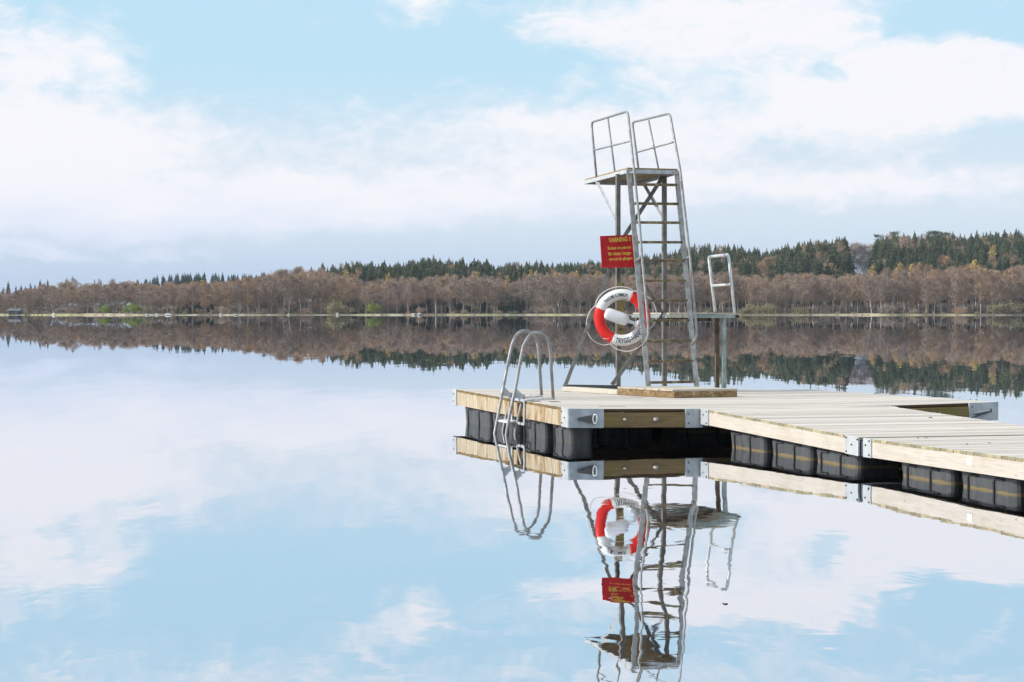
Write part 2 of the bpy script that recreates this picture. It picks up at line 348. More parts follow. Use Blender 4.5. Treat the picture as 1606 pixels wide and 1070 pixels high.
straw = mixc(nt, smooth(nt, nx_, .50, .60, 0, .85), straw, (.12, .09, .065))
c = mixc(nt, smooth(nt, mth(nt, 'ADD', sp.outputs[2], mth(nt, 'MULTIPLY', mth(nt, 'SUBTRACT', n2, .5), .35)), .5, .62), straw, (.07, .055, .04))
link(nt, c, b.inputs['Base Color']); b.inputs['Roughness'].default_value = .95; M['land'] = m
xs = np.concatenate([np.linspace(-1400, -230, 20), np.linspace(-215, 215, 150), np.linspace(230, 1400, 20)])
ys = np.concatenate([np.array([-90, 0, 200, 400, 480, 505, 515]), np.arange(520, 560, 1.5), np.arange(560, 760, 10), np.linspace(780, 3200, 24)])
vs = [(float(x), float(y), ground(float(x), float(y)) if y > 480 else -3.0) for y in ys for x in xs]
nx = len(xs); fs = [(j * nx + i, j * nx + i + 1, (j + 1) * nx + i + 1, (j + 1) * nx + i) for j in range(len(ys) - 1) for i in range(nx - 1)]
t = MB(); t.add(vs, fs, 0, True); tag(t.build('ground', M['land']), kind='structure')

m = bpy.data.materials.new('haze_air'); m.use_nodes = True; nt = m.node_tree; nt.nodes.clear()
pv = N(nt, 'ShaderNodeVolumePrincipled'); pv.inputs['Color'].default_value = (.80, .88, 1.0, 1); pv.inputs['Density'].default_value = HAZE_D; pv.inputs['Anisotropy'].default_value = 0.0
link(nt, pv.outputs[0], N(nt, 'ShaderNodeOutputMaterial').inputs['Volume'])
if HAZE_D > 0:
    hz = MB(); hz.box((0, 1250, 21), 3400, 3300, 50); tag(hz.build('haze', m), kind='stuff')

# ------------------------------------------------------------------ floating platform
A = Vector((-.7636, 22.66, .413)); B = Vector((.6145, 18.64, .386)); Dc = Vector((5.49, 19.5, .414)); E = Vector((4.112, 23.52, .3655))
def dk(s, t):                                     # s: 0 back edge .. 1 front edge, t: 0 left .. 1 right
    p = A * (1 - s) * (1 - t) + B * s * (1 - t) + Dc * s * t + E * (1 - s) * t
    p.z -= .029 * 4 * t * (1 - t) * s
    return p
def st_of(x, y):
    e1 = Vector((B.x - A.x, B.y - A.y)); e2 = Vector((E.x - A.x, E.y - A.y)); d = Vector((x - A.x, y - A.y))
    det = e1.x * e2.y - e1.y * e2.x
    return (d.x * e2.y - d.y * e2.x) / det, (e1.x * d.y - e1.y * d.x) / det
def dz(x, y):
    s, t = st_of(x, y); return dk(min(1, max(0, s)), min(1, max(0, t))).z
UP = Vector((0, 0, 1))
def planks(mb, f, n, seg, thick=.03, gap=.018, rnd=random.Random(3), l0=0.0, l1=1.0, skip=None):
    for i in range(n):
        a, bb = (i + gap) / n, (i + 1 - gap) / n
        j0, j1 = rnd.uniform(-.0022, .0022), rnd.uniform(-.002, .002); hz = rnd.uniform(-.0018, .0018)
        ring = []
        for k in range(seg + 1):
            t = l0 + (l1 - l0) * k / seg + (j0 if k == 0 else j1 if k == seg else 0)
            P0, P1 = f(a, t) + UP * hz, f(bb, t) + UP * (hz + rnd.uniform(-.0006, .0006))
            ring.append((P0, P1, P1 - UP * thick, P0 - UP * thick))
        vs = [p for r_ in ring for p in r_]; fs, mi = [], []
        for k in range(seg):
            for q in range(4):
                fs.append((k * 4 + q, k * 4 + (q + 1) % 4, (k + 1) * 4 + (q + 1) % 4, (k + 1) * 4 + q)); mi.append(2 if (q == 1 and i == n - 1) else 0)
        fs.append((3, 2, 1, 0)); mi.append(1); fs.append(tuple(seg * 4 + q for q in range(4))); mi.append(1)
        mb.add(vs, fs, mi)
def board(mb, f, n, top, bot, out, thick, mi=0):  # board along curve f(0..1), outward normal 'out'
    ring = []
    for k in range(n + 1):
        p = f(k / n); o = out.normalized()
        ring.append((p - UP * top + o * 0, p - UP * bot, p - UP * bot - o * thick, p - UP * top - o * thick))
    vs = [p for r_ in ring for p in r_]; fs = []
    for k in range(n):
        for q in range(4): fs.append((k * 4 + q, (k + 1) * 4 + q, (k + 1) * 4 + (q + 1) % 4, k * 4 + (q + 1) % 4))
    fs += [(0, 1, 2, 3), tuple(n * 4 + q for q in (3, 2, 1, 0))]
    mb.add(vs, fs, mi)
nL = Vector((B.y - A.y, -(B.x - A.x), 0)).normalized()           # outward from the left side
if nL.x > 0: nL = -nL
nF = Vector((Dc.y - B.y, -(Dc.x - B.x), 0)).normalized()         # outward from the front side
dAB = (B - A).normalized(); dBD = (Dc - B).normalized()
FH = .200
plat = tag(empty('floating_platform', (2.4, 21.1, 0)), 'wide floating bathing platform of pale weathered planks carrying the diving tower', 'floating dock')
mb = MB(); planks(mb, lambda s, t: dk(s, t), 40, 14); mb.build('deck', [M['deck'], M['plank_end'], M['dark_edge']], plat)
def side(f, out, proud=0.0): return lambda u: f(u) + out * proud
mb = MB(); board(mb, side(lambda u: dk(.03 + .57 * u, 0), nL, .002), 6, .031, FH, nL, .045)
board(mb, side(lambda u: dk(.665 + .29 * u, 0), nL, .002), 4, .031, FH, nL, .045)
mb.build('side_board', M['fascia_sun'], plat)
mb = MB(); board(mb, side(lambda u: dk(.60 + .065 * u, 0), nL, -.05), 2, .031, FH - .005, nL, .03)
mb.build('side_board', M['fascia_sun'], plat)
mb = MB(); board(mb, side(lambda u: dk(1, .075 + .86 * u), nF, .026), 12, .040, FH, nF, .05); mb.build('front_board', M['fascia_front'], plat)
mb = MB(); board(mb, side(lambda u: dk(0, u), -nF, .0), 8, .031, FH, -nF, .045); mb.build('back_board', M['fascia_front'], plat)
mb = MB(); board(mb, side(lambda u: dk(u, 1), -nL, .0), 6, .031, FH, -nL, .045); mb.build('side_board', M['fascia_front'], plat)
def plate(f, out, parent, u0, u1, top=-.003, bot=None, lab=None, proud=.016, bolts=((.25, .25), (.25, .75)), m='galv'):
    mb = MB(); board(mb, side(lambda u: f(u0 + (u1 - u0) * u), out, proud), 2, top, bot or FH + .006, out, .02)
    o = mb.build('corner_plate', M[m], parent, bevel=.002)
    bb = MB(); h = (bot or FH + .006)
    for (uu, vv) in bolts:
        p = f(u0 + (u1 - u0) * uu) + out * (proud) - UP * (top + (h - top) * vv)
        bb = MB(); bb.tube([p - out * .002, p + out * .008], .009, 8); bb.build('bolt', M['dark_steel'], o)
    return o
fl = lambda u: dk(u, 0); ff = lambda u: dk(1, u); fr_ = lambda u: dk(u, 1); fb = lambda u: dk(0, u)
plate(fl, nL, plat, -.004, .035, bolts=((.3, .3), (.3, .75)))
plate(fl, nL, plat, .955, 1.003, bolts=((.5, .5), (.1, .2), (.1, .8)))
pB = plate(ff, nF, plat, -.001, .0775, bolts=(), proud=.032)
pC = plate(ff, nF, plat, .262, .302, bolts=((.18, .25), (.18, .75), (.85, .12), (.85, .5)), proud=.032)
pD = plate(ff, nF, plat, .930, 1.001, bolts=((.1, .2), (.1, .8)), proud=.032)
plate(fr_, -nL, plat, .955, 1.0, bolts=()); plate(fb, -nF, plat, 0, .06, bolts=()); plate(fb, -nF, plat, .94, 1, bolts=())
# bolts on the front board
for tt, r_ in ((.125, .020), (.195, .030), (.86, .022)):
    p = dk(1, tt) + nF * .026 - UP * .115; bb = MB(); bb.tube([p, p + nF * .012], r_, 12); bb.tube([p + nF * .012, p + nF * .022], r_ * .5, 6); bb.build('bolt', M['bolt'], plat)
# mooring cleats: triangular arm with a ring
def cleat(t0, t1, par, flip=False):
    mb = MB(); p0, p1 = dk(1, t0) + nF * .034 - UP * .105, dk(1, t1) + nF * .034 - UP * .105
    a = .012 if not flip else .045; c = .045 if not flip else .012
    base = [p0 + UP * a, p0 - UP * a, p1 - UP * c, p1 + UP * c]
    mb.hexa([base[0], base[1], base[2], base[3], base[0] + nF * .02, base[1] + nF * .02, base[2] + nF * .05, base[3] + nF * .05])
    o = mb.build('mooring_bracket', M['dark_steel'], par, bevel=.002)
    q = (p0 if flip else p1) + nF * .06
    rb = MB(); ring = [q + UP * (.05 * math.sin(an)) + dBD * (.020 * math.cos(an)) + nF * (.012 * math.cos(an)) for an in [2 * math.pi * k / 24 for k in range(24)]]
    rb.tube(ring, .0075, 8, closed=True); rb.build('ring', M['tube_bright'], o)
cleat(.018, .055, pB); 
mb = MB(); p0, p1 = dk(1, .94) + nF * .067 - UP * .125, dk(1, .975) + nF * .092 - UP * .10
mb.bar(p0, p1, .02, .03, UP); mb.hexa([dk(1, .94) + nF * .034 - UP * .16, dk(1, .945) + nF * .034 - UP * .16, dk(1, .985) + nF * .034 - UP * .11, dk(1, .985) + nF * .034 - UP * .07] + [q + nF * .03 for q in (dk(1, .94) - UP * .15, dk(1, .945) - UP * .15, dk(1, .98) - UP * .11, dk(1, .98) - UP * .08)])
mb.build('mooring_bracket', M['dark_steel'], pD)
mb = MB(); mb.bar(p0 + UP * .016, p1 + UP * .016, .008, .012, UP); mb.build('mooring_bracket', M['tube_bright'], pD)

# floats (shared builder): rounded plastic box with C-shaped ribs on the outer face
def pontoon(parent, p0, p1, out, zt, width=.5, zb=-.18, name='float', ribs=True):
    d = (p1 - p0); L = d.length; d = Vector((d.x, d.y, 0)).normalized(); inn = -out
    mb = MB(); rc = .075; prof = []
    for cx_, cy_, a0 in ((rc, rc, 180), (L - rc, rc, 270), (L - rc, width - rc, 0), (rc, width - rc, 90)):
        for k in range(5):
            an = R(a0 + k * 22.5); prof.append((cx_ + rc * math.cos(an), cy_ + rc * math.sin(an)))
    lv = [(zb, .03), ((zb + zt) / 2, .012), (zt - .02, 0.0), (zt, .012)]
    vs = []; n = len(prof); b0 = Vector((p0.x, p0.y, 0))
    for z, ins in lv:
        for (x, y) in prof:
            x2 = x + (ins if x < L / 2 else -ins); y2 = y + (ins if y < width / 2 else -ins)
            vs.append(b0 + d * x2 + inn * y2 + UP * z)
    fs = [(l * n + k, l * n + (k + 1) % n, (l + 1) * n + (k + 1) % n, (l + 1) * n + k) for l in range(3) for k in range(n)]
    fs += [tuple(range(n - 1, -1, -1)), tuple(3 * n + k for k in range(n))]
    mb.add(vs, fs)
    o = mb.build(name, M['float'], parent)
    if ribs:
        for c in (.27, .72):
            x0, x1 = (c - .09) * L, (c + .09) * L; zc = [zt - .035, -.03]
            pts = [(x1, zc[0] + .0), (x0 + .02, zc[0]), (x0, zc[0] - .03), (x0, .02), (x0, zc[1]), (x1, zc[1])]
            P_ = [b0 + d * x + inn * (.001 - .004 + (zt - z) * .05) + UP * z for x, z in pts]
            rb = MB(); rb.tube(fillet(P_, .03), .011, 6); rb.build('rib', M['black'], o)  # ribs in black, the shade of a recessed line put into their colour
    return o
def t_on(Pa, Pb, px):
    k = (px - CX) / F; return (Pa.y * k - Pa.x) / ((Pb.x - Pa.x) - (Pb.y - Pa.y) * k)
for a, bb in ((721.5, 759.5), (764, 806), (810, 846), (858, 886)):
    ta, tb = t_on(A, B, a), t_on(A, B, bb)
    pa, pb = dk(ta, 0) - nL * .05, dk(tb, 0) - nL * .05
    zt = min(pa.z, pb.z) - FH + .003
    pontoon(plat, pa, pb, nL, zt, width=.3)
for tt in (.16, .38, .60, .80):                    # inner row, deep in the shade under the front edge
    pa = dk(.62, tt); pb = dk(.62, tt + .17); pontoon(plat, pa, pb, nF, pa.z - FH + .003, width=.7)
for tt in (.02, .22, .42, .62, .82):                # back row, unseen, added to block sky showing under the deck
    pa = dk(.14, tt); pb = dk(.14, tt + .175); pontoon(plat, pa, pb, nF, pa.z - FH + .08, width=.5, ribs=False)
mb = MB()                                           # joists under the deck
for tt in (.12, .3, .5, .7, .88): mb.bar(dk(.03, tt) - UP * .09, dk(.97, tt) - UP * .09, .05, .11, UP.cross(dAB))
mb.build('joist', M['under'], plat)
# thin dark slabs on the deck, painting shade inside slots and finger hole
def slot(s0, t0, s1, t1, par, name='slot_shade', m='dark_edge'):
    mb = MB(); c = [dk(s0, t0), dk(s1, t0), dk(s1, t1), dk(s0, t1)]
    mb.hexa([p - UP * .01 for p in c] + [p + UP * .0028 for p in c], 0); mb.build(name, M[m], par)
def slotpx(x0, x1, y, dpt, par, m='dark_edge'):
    z = dk(.6, .1).z; D0 = (HC - .39) * F / (y - H0)
    pa = Vector(((x0 - CX) * D0 / F, D0)); s0, t0 = st_of(pa.x, pa.y); pb = Vector(((x1 - CX) * D0 / F, D0)); s1, t1 = st_of(pb.x, pb.y)
    slot(s0 - dpt, t0, s0 + dpt, t1, par, m=m)
slotpx(831, 848, 630.2, .012, plat); slotpx(862, 878, 630.4, .012, plat); slotpx(939, 984, 636.6, .004, plat)

# ------------------------------------------------------------------ walkway of two hinged sections
C0 = Vector((2.077, 18.82, .374)); J = Vector((3.178, 15.63, .292)); K = Vector((3.934, 13.23, .3135)); W2 = Vector((2.11, .30, .012))
dCJ = (J - C0); dJK = (K - J); J2 = J + dJK * .018; J1 = J - dCJ * .012; Kend = J + dJK * 2.05; Kend.z = .33
WFH = .165
def walkway(P0, P1, n, lab, floats, pl):
    root = tag(empty('walkway_section', ((P0 + P1) / 2 + W2 / 2).xy.to_3d()), lab, 'walkway', 'hinged sections of the floating walkway')
    d = (P1 - P0); f = lambda s, t: P0 + d * s + W2 * t
    out = Vector((d.y, -d.x, 0)).normalized()
    if out.x > 0: out = -out
    mb = MB(); planks(mb, f, n, 3, thick=.026, rnd=random.Random(n)); mb.build('deck', [M['deck'], M['plank_end_walk'], M['plank_end_walk']], root)
    for sgn, t_ in ((1, 0), (-1, 1)):
        mb = MB(); board(mb, side(lambda u: f(pl[0] + (pl[1] - pl[0]) * u, t_), out * sgn, .003), 6, .027, WFH, out * sgn, .045)
        mb.build('side_board', M['fascia_walk'], root)
        plate(lambda u: f(u, t_), out * sgn, root, 0.0, pl[0], bot=WFH + .004, bolts=((.35, .35), (.8, .12), (.8, .85)))
        plate(lambda u: f(u, t_), out * sgn, root, pl[1], 1.0, bot=WFH + .004, bolts=((.5, .45), (.1, .12), (.1, .85), (.95, .12)))
    dn = Vector((d.x, d.y, 0)).normalized()
    plate(lambda u: f(0, u), -dn, root, .01, .99, top=.032, bot=WFH + .004, bolts=(), proud=.0); plate(lambda u: f(1, u), dn, root, .01, .99, top=.032, bot=WFH + .004, bolts=(), proud=.0)
    for a, bb in floats:
        ta, tb = t_on(P0, P1, a), t_on(P0, P1, bb)
        pa, pb = f(ta, 0) - out * .07, f(tb, 0) - out * .07
        zt = min(pa.z, pb.z) - WFH + .004
        pontoon(root, pa, pb, out, zt)
        pa, pb = f(tb, 1) + out * .07, f(ta, 1) + out * .07; pontoon(root, pa, pb, -out, min(pa.z, pb.z) - WFH + .004, ribs=False)
    mb = MB()
    for t_ in (.25, .5, .75): mb.bar(f(.03, t_) - UP * .085, f(.97, t_) - UP * .085, .05, .1, UP.cross(dn))
    mb.build('joist', M['under'], root)
    return root, f, out
w1, f1, out1 = walkway(C0, J1, 34, 'far walkway section of pale planks joined to the bathing platform', ((1133, 1187), (1197, 1259), (1266, 1333)), (.055, .93))
w2, f2, out2 = walkway(J2, Kend, 52, 'near walkway section of pale planks running out of the frame with a white tag', ((1398, 1478), (1491, 1581), (1597, 1710), (1740, 1900)), (.028, .96))
mb = MB(); tt = t_on(J2, Kend, 1521.5); p = f2(tt, 0) + out2 * .0035 - UP * .085; dd = (Kend - J2).normalized()
mb.box(p, .075, .006, .055, (dd, out2, dd.cross(out2) * -1)); mb.build('reflector_tag', M['white_tag'], w2, bevel=.001)
# fallen leaves
def leaf(px, D, z, m, sz, lab, f, s, t, rz):
    mb = MB(); p = f(s, t) + UP * .004; pts = []
    for k in range(9):
        an = 2 * math.pi * k / 9; r_ = sz * (.75 + .35 * math.cos(3 * an + rz)); pts.append(p + Vector((math.cos(an + rz) * r_, math.sin(an + rz) * r_ * .8, .004 + .35 * sz * abs(math.sin(an * 1.5)))))
    vs = [p + UP * .003] + pts; vs += [q + UP * .0015 for q in vs]
    fs = [(0, k + 1, (k + 1) % 9 + 1) for k in range(9)] + [(10, (k + 1) % 9 + 11, k + 11) for k in range(9)]
    mb.add(vs, fs); o = mb.build('dead_leaf', M[m]); tag(o, lab, 'leaf', 'dead leaves on the walkway'); return o
def leafpx(px, py, f, Pa, W_, m, sz, lab, rz):
    best = None
    for i in range(161):
        for j in range(101):
            q = f(i / 160, j / 100); X = CX + q.x / q.y * F; Y = H0 + (HC - q.z) / q.y * F; e = (X - px) ** 2 + (Y - py) ** 2
            if best is None or e < best[0]: best = (e, i / 160, j / 100)
    leaf(px, 0, 0, m, sz, lab, f, best[1], best[2], rz)
leafpx(1459, 657, f1, 0, 0, 'leaf_red', .022, 'reddish dead leaf alone in the middle of the far walkway section', .4)
leafpx(1452.5, 687.5, f2, 0, 0, 'leaf_brown', .024, 'long dark dead leaf, farther right of the two near the walkway hinge', 1.1)
leafpx(1440, 689.5, f2, 0, 0, 'leaf_brown', .014, 'tiny dark dead leaf, nearest to the walkway hinge', 2.0)
leafpx(1517, 698, f2, 0, 0, 'leaf_brown', .014, 'tiny grey dead leaf on the walkway edge above the white tag', .8)
leafpx(1552, 697, f2, 0, 0, 'leaf_brown', .018, 'dark dead leaf on the near walkway section right of the white tag', 2.6)

# ------------------------------------------------------------------ bathing ladder on the left side
lad = tag(empty('bathing_ladder', (0, 20.4, .0)), 'arched steel bathing ladder with two hoops on the left side of the platform', 'ladder')
def hoop(pts, DD):
    return [PT(x, y, d) for (x, y), d in zip(pts, DD)]
h1 = [(774.5, 735), (775.5, 681), (779.5, 660), (789.5, 607), (799.5, 556), (806, 533), (816, 520.5), (830, 520.5), (841, 533), (845, 551), (849.5, 622)]
D1_ = [20.2, 20.3, 20.4, 20.55, 20.65, 20.7, 20.78, 20.88, 20.96, 21.0, 21.08]
h2 = [(793, 735), (794, 682.5), (798, 657), (808.5, 609), (819, 551), (825.5, 534), (835, 523), (849, 523), (859.5, 535), (863, 551), (867.7, 625.5)]
D2_ = [19.9, 20.0, 20.05, 20.1, 20.18, 20.22, 20.28, 20.36, 20.44, 20.48, 20.54]
def hoop_tube(h, Ds, nm):
    P_ = hoop(h, Ds); pts = [P_[0], P_[1]] + crom(P_[2:10], 6)[0:] + [P_[10]]
    pts[-1].z = dz(pts[-1].x, pts[-1].y) - .002
    mb = MB(); mb.tube(pts, .0188, 12); mb.build(nm, M['tube'], lad)
    return P_
P1_ = hoop_tube(h1, D1_, 'hoop'); P2_ = hoop_tube(h2, D2_, 'hoop')
ia = [PT(801.5, 616, 20.62), PT(799.8, 624, 20.62), PT(788.5, 679, 20.58), PT(787, 735, 20.55)]; ib = [PT(821, 619, 20.2), PT(819.3, 628, 20.2), PT(807.5, 681, 20.18), PT(806, 735, 20.15)]
for ii in (ia, ib):
    mb = MB(); mb.tube(fillet(ii, .06), .0195, 10); mb.build('inner_leg', M['tube'], lad)
for (a, b_, c, d_) in (((790, 606), (787.2, 620.5), (800.2, 622.5), (801.8, 617.5)), ((809.2, 608.5), (806.3, 624), (819.5, 626.5), (821.4, 620.8))):
    Dg = 20.55 if a[0] < 800 else 20.12; q = [PT(*p, Dg + (0.05 if k > 1 else 0)) for k, p in enumerate((a, b_, c, d_))]; o_ = Vector((.0, .006, 0))
    mb = MB(); mb.hexa([p - o_ for p in q] + [p + o_ for p in q]); mb.build('gusset', M['galv'], lad)
for y, nm in ((659.5, 'tread'), (702, 'tread')):
    z = HC - (y - H0) * 20.3 / F
    a, b_ = PX(780.5 if y < 690 else 775.5, 20.40, z), PX(798 if y < 690 else 794, 20.05, z); inn = PX(793.5, 20.60, z) - a
    mb = MB(); cnr = [a, b_, b_ + inn, a + inn]; mb.hexa([p - UP * .022 for p in cnr] + cnr); mb.build(nm, M['float_white'], lad, bevel=.003)
# mounting bars on the side and across the deck
mb = MB(); q0, q1 = dk(t_on(A, B, 805), 0) + nL * .02, dk(t_on(A, B, 824.5), 0) + nL * .02
for q in (q0, q1):
    mb.bar(q + UP * .012, q - UP * .27, .035, .008, dAB)
mb.bar(q0 - UP * .265, q1 - UP * .265, .03, .008, UP); mb.bar(q0 + UP * .008, q1 + UP * .008, .03, .008, UP)
for q, e in ((q0, PX(849.5, 21.08, 0)), (q1, PX(867.7, 20.54, 0))):
    e = Vector((e.x, e.y, dz(e.x, e.y) + .012)); mb.bar(q + UP * .012, e, .012, .03, UP)
    for k in (.35, .62):
        c = q.lerp(e, k); mb.tube([c, c + UP * .05], .005, 6)
mb.build('mount', M['galv'], lad)
c_ = PX(818, 20.35, 0); mb = MB()
mb.build('mount', M['galv'], lad) if False else None

# ------------------------------------------------------------------ diving tower
ZP = 3.325
tw = tag(empty('diving_tower', (1.9, 22.6, .4)), 'tall galvanised diving tower with a long ladder and high railed plank platform', 'diving tower')
NLt, NRt, FLt, FRt = PX(984, 22.6, ZP), PX(1063, 22.8, ZP), PX(917, 24.6, ZP), PX(998, 24.85, ZP)
u = (FLt - NLt).normalized(); vdir = (NRt - NLt).normalized()
mb = MB()
for i in range(6):                                  # planks run lengthwise
    a, b_ = (i + .03) / 6, (i + .97) / 6; c = [NLt.lerp(NRt, a), NLt.lerp(NRt, b_), FLt.lerp(FRt, b_), FLt.lerp(FRt, a)]
    c[2] += u * random.uniform(-.01, .01); mb.hexa([p - UP * .022 for p in c] + c)
mb.build('platform_deck', M['tower_plank'], tw)
mb = MB(); zz = UP * .048
for p, q in ((NLt, FLt), (NRt, FRt)): mb.bar(p - zz, q - zz, .03, .05, vdir)
mb.bar(NLt - zz, NRt - zz, .05, .03, UP); mb.bar(FLt - zz, FRt - zz, .05, .03, UP)
mb.build('platform_frame', M['galv'], tw)
PLt, PLb = PT(970.3, 273, 22.88), PT(970.3, 605, 22.85); PRt, PRb = PT(1043, 276, 23.05), PT(1043.5, 604, 23.05)
PLb.x = PLt.x; PRb.x = PRt.x; PLb.z = dz(PLb.x, PLb.y) + .03; PRb.z = dz(PRb.x, PRb.y - .1) + .0
for p, q in ((PLt, PLb), (PRt, PRb)):
    sv, dv = Vector((.958, .287, 0)), Vector((-.287, .958, 0)); mb = MB(); mb.bar(p, q, .052, .006, sv); mb.bar(p - sv * .024 + dv * .029, q - sv * .024 + dv * .029, .006, .05, sv); mb.bar(p + sv * .024 + dv * .029, q + sv * .024 + dv * .029, .006, .05, sv); mb.build('post', M['post_steel'], tw)
def brace(a, b_, w_=.05, m='post_steel', nm='brace', th=.006):
    mb = MB(); d = (b_ - a).normalized(); sd_ = Vector((d.z, 0, -d.x)); mb.bar(a, b_, w_, th, sd_)
    off = d.cross(sd_).normalized(); e1 = a - sd_ * (w_ / 2) * (1 if sd_.x > 0 else -1); e2 = b_ - sd_ * (w_ / 2) * (1 if sd_.x > 0 else -1)
    mb.bar(e1 + Vector((0, .02, 0)), e2 + Vector((0, .02, 0)), .005, .04, sd_); mb.build(nm, M[m], tw)
brace(PT(1040, 277, 23.02), PT(971, 384, 22.85)); brace(PT(972, 384, 22.82), PT(1041, 493, 22.98), .035)
brace(PT(1041, 493, 22.97), PT(960, 604, 22.72)); brace(PT(972, 381, 22.84), PT(886.5, 605.5, 22.4), .045)
brace(PT(936, 284, 24.0), PT(970, 352, 22.9), .045, 'galv', 'strut'); brace(PT(1010, 289, 24.2), PT(1043, 347, 23.08), .045, 'galv', 'strut')
# base frame
mb = MB(); zb = dz(1.0, 22.3)
mb.bar(PT(884, 606.2, 22.52), Vector((PLb.x, PLb.y, PLb.z + .01)), .05, .05, UP); mb.bar(PLb + UP * .0, PRb + UP * .02, .04, .04, UP)
mb.build('base_rail', M['dark_steel'], tw)
# ladder
SLt, SLb = PT(985.5, 266, 22.55), PT(1016, 602, 22.0); SRt, SRb = PT(1060.5, 268, 22.75), PT(1092, 602, 22.15)
def ext(t, b_, z): k = (b_.z - z) / (t.z - b_.z); return b_ + (b_ - t) * k
SLb, SRb = ext(SLt, SLb, dz(SLb.x, SLb.y) + .004), ext(SRt, SRb, dz(SRb.x, SRb.y) + .004)
for p, q in ((SLt, SLb), (SRt, SRb)):
    mb = MB(); mb.bar(p, q, .062, .010, Vector((1, .3, 0))); mb.bar(p + Vector((.028, .030, 0)), q + Vector((.028, .030, 0)), .008, .045, Vector((1, .3, 0))); mb.build('stringer', M['steel'], tw, bevel=.001)
for yl in (287.4, 318, 348.3, 379.7, 409, 440.7, 471.9, 503, 534.8, 566, 598.7):
    def at(p, q):
        z = HC - (yl - H0) * 22.3 / F; k = (p.z - z) / (p.z - q.z); return p.lerp(q, k)
    a, b_ = at(SLt, SLb), at(SRt, SRb); b_.z = a.z + .005; mb = MB(); ax = (b_ - a).normalized(); dp = ax.cross(UP)
    mb.bar(a + ax * .03, b_ - ax * .028, .030, .11, UP); mb.build('rung', M['rung'], tw, bevel=.002)
# guard and hand rails
def rail(far_b, far_t, top_n, path, mid, vert, Dfar, Dn, nm='guard_rail'):
    pts = [far_b, far_t, top_n] + path
    mb = MB(); mb.tube(fillet(pts, .09), .0165, 10); o = mb.build(nm, M['tube'], tw)
    mb = MB(); mb.tube(mid, .0125, 8); mb.build('mid_rail', M['tube'], o)
    mb = MB(); mb.tube(vert, .0125, 8); mb.build('upright', M['tube'], o)
rail(PT(935.5, 279, 24.0), PT(927.5, 192, 24.25), PT(984.5, 174.5, 22.85),
     [PT(994, 263, 22.38), PT(1002, 339, 22.3), PT(1006.7, 400, 22.2), PT(1016, 502, 22.0), PT(1017, 528, 21.97), PT(1009.5, 541, 22.05)],
     [PT(931, 236, 24.1), PT(988.5, 221.5, 22.65)], [PT(953.6, 186.5, 23.6), PT(964.5, 272, 23.3)], 0, 0)
rail(PT(1003.5, 281, 24.3), PT(991.5, 192, 24.6), PT(1050.5, 178, 23.05),
     [PT(1067, 268, 22.6), PT(1081.8, 400, 22.4), PT(1092, 514, 22.15), PT(1092.5, 528, 22.12), PT(1085.5, 541, 22.2)],
     [PT(997.5, 239.5, 24.4), PT(1058, 222.5, 22.85)], [PT(1017.3, 189, 23.9), PT(1033.8, 270, 23.6)], 0, 0)
for a, b_ in ((PT(1005.5, 403, 22.2), PT(997.5, 409.5, 22.3)), (PT(1081.5, 402, 22.4), PT(1072, 409, 22.5)), (PT(995, 270, 22.4), PT(986, 272, 22.55)), (PT(1068, 270, 22.6), PT(1060, 273, 22.75))):
    mb = MB(); mb.tube([a, b_], .012, 8); mb.build('rail_bracket', M['tube'], tw)
# board on the left post that carries the life ring
mb = MB(); mb.bar(PT(972.8, 444, 22.82), PT(972.8, 528, 22.82), .105, .03, Vector((1, 0, 0))); mb.build('ring_board', M['old_board'], tw, bevel=.003)
mb = MB(); hk = PT(972.8, 516.5, 22.79); mb.box(hk, .05, .05, .03); mb.box(PT(972.8, 461, 22.72), .04, .16, .03); mb.build('hook', M['dark_steel'], tw)

# wooden step and sleeper
def prism(name, P_, hgt, mats, lab, cat, zoff=.002, n=5):
    root = tag(empty(name, (P_[0] + P_[2]) / 2), lab, cat)
    return root
sb = [PX(967.6, 21.64, 0), PX(1057, 20.98, 0), PX(1157.5, 21.25, 0)]; sb.append(sb[0] + sb[2] - sb[1])
for p in sb: p.z = dz(p.x, p.y) + .003
stp = tag(empty('wooden_step', (sb[0] + sb[2]) / 2), 'low weathered wooden step box lying in front of the tower ladder', 'step')
HS = .102; cen = (sb[0] + sb[2]) / 2
mb = MB(); ins = [p.lerp(cen, .012) for p in sb]; mb.hexa([ins[3], ins[0], ins[1], ins[2]] + [q + UP * (HS - .024) for q in (ins[3], ins[0], ins[1], ins[2])]); mb.build('step_frame', M['step'], stp, bevel=.004)
mb = MB()
for i in range(8):                                  # top boards parallel to the front face, cut ends on the left
    a, b_ = (i + .04) / 8, (i + .96) / 8
    c = [sb[1].lerp(sb[0], a), sb[2].lerp(sb[3], a), sb[2].lerp(sb[3], b_), sb[1].lerp(sb[0], b_)]
    j = random.uniform(-.012, .006) * (sb[2] - sb[1]).normalized(); c[0] = c[0] + j; c[3] = c[3] + j
    mb.hexa([p + UP * (HS - .0235) for p in c] + [p + UP * HS for p in c])
mb.build('step_board', M['step_top'], stp, bevel=.003)
s0, s1 = PX(881.5, 22.42, 0), PX(968, 21.70, 0)
for p in (s0, s1): p.z = dz(p.x, p.y) + .003
bk = Vector((.10, .11, 0)); slp = MB(); c = [s0, s1, s1 + bk, s0 + bk]; slp.hexa(c + [p + UP * .056 for p in c])
tag(slp.build('wooden_sleeper', M['sleeper'], bevel=.004), 'pale wooden sleeper lying under the foot of the slanting tower strut', 'sleeper')

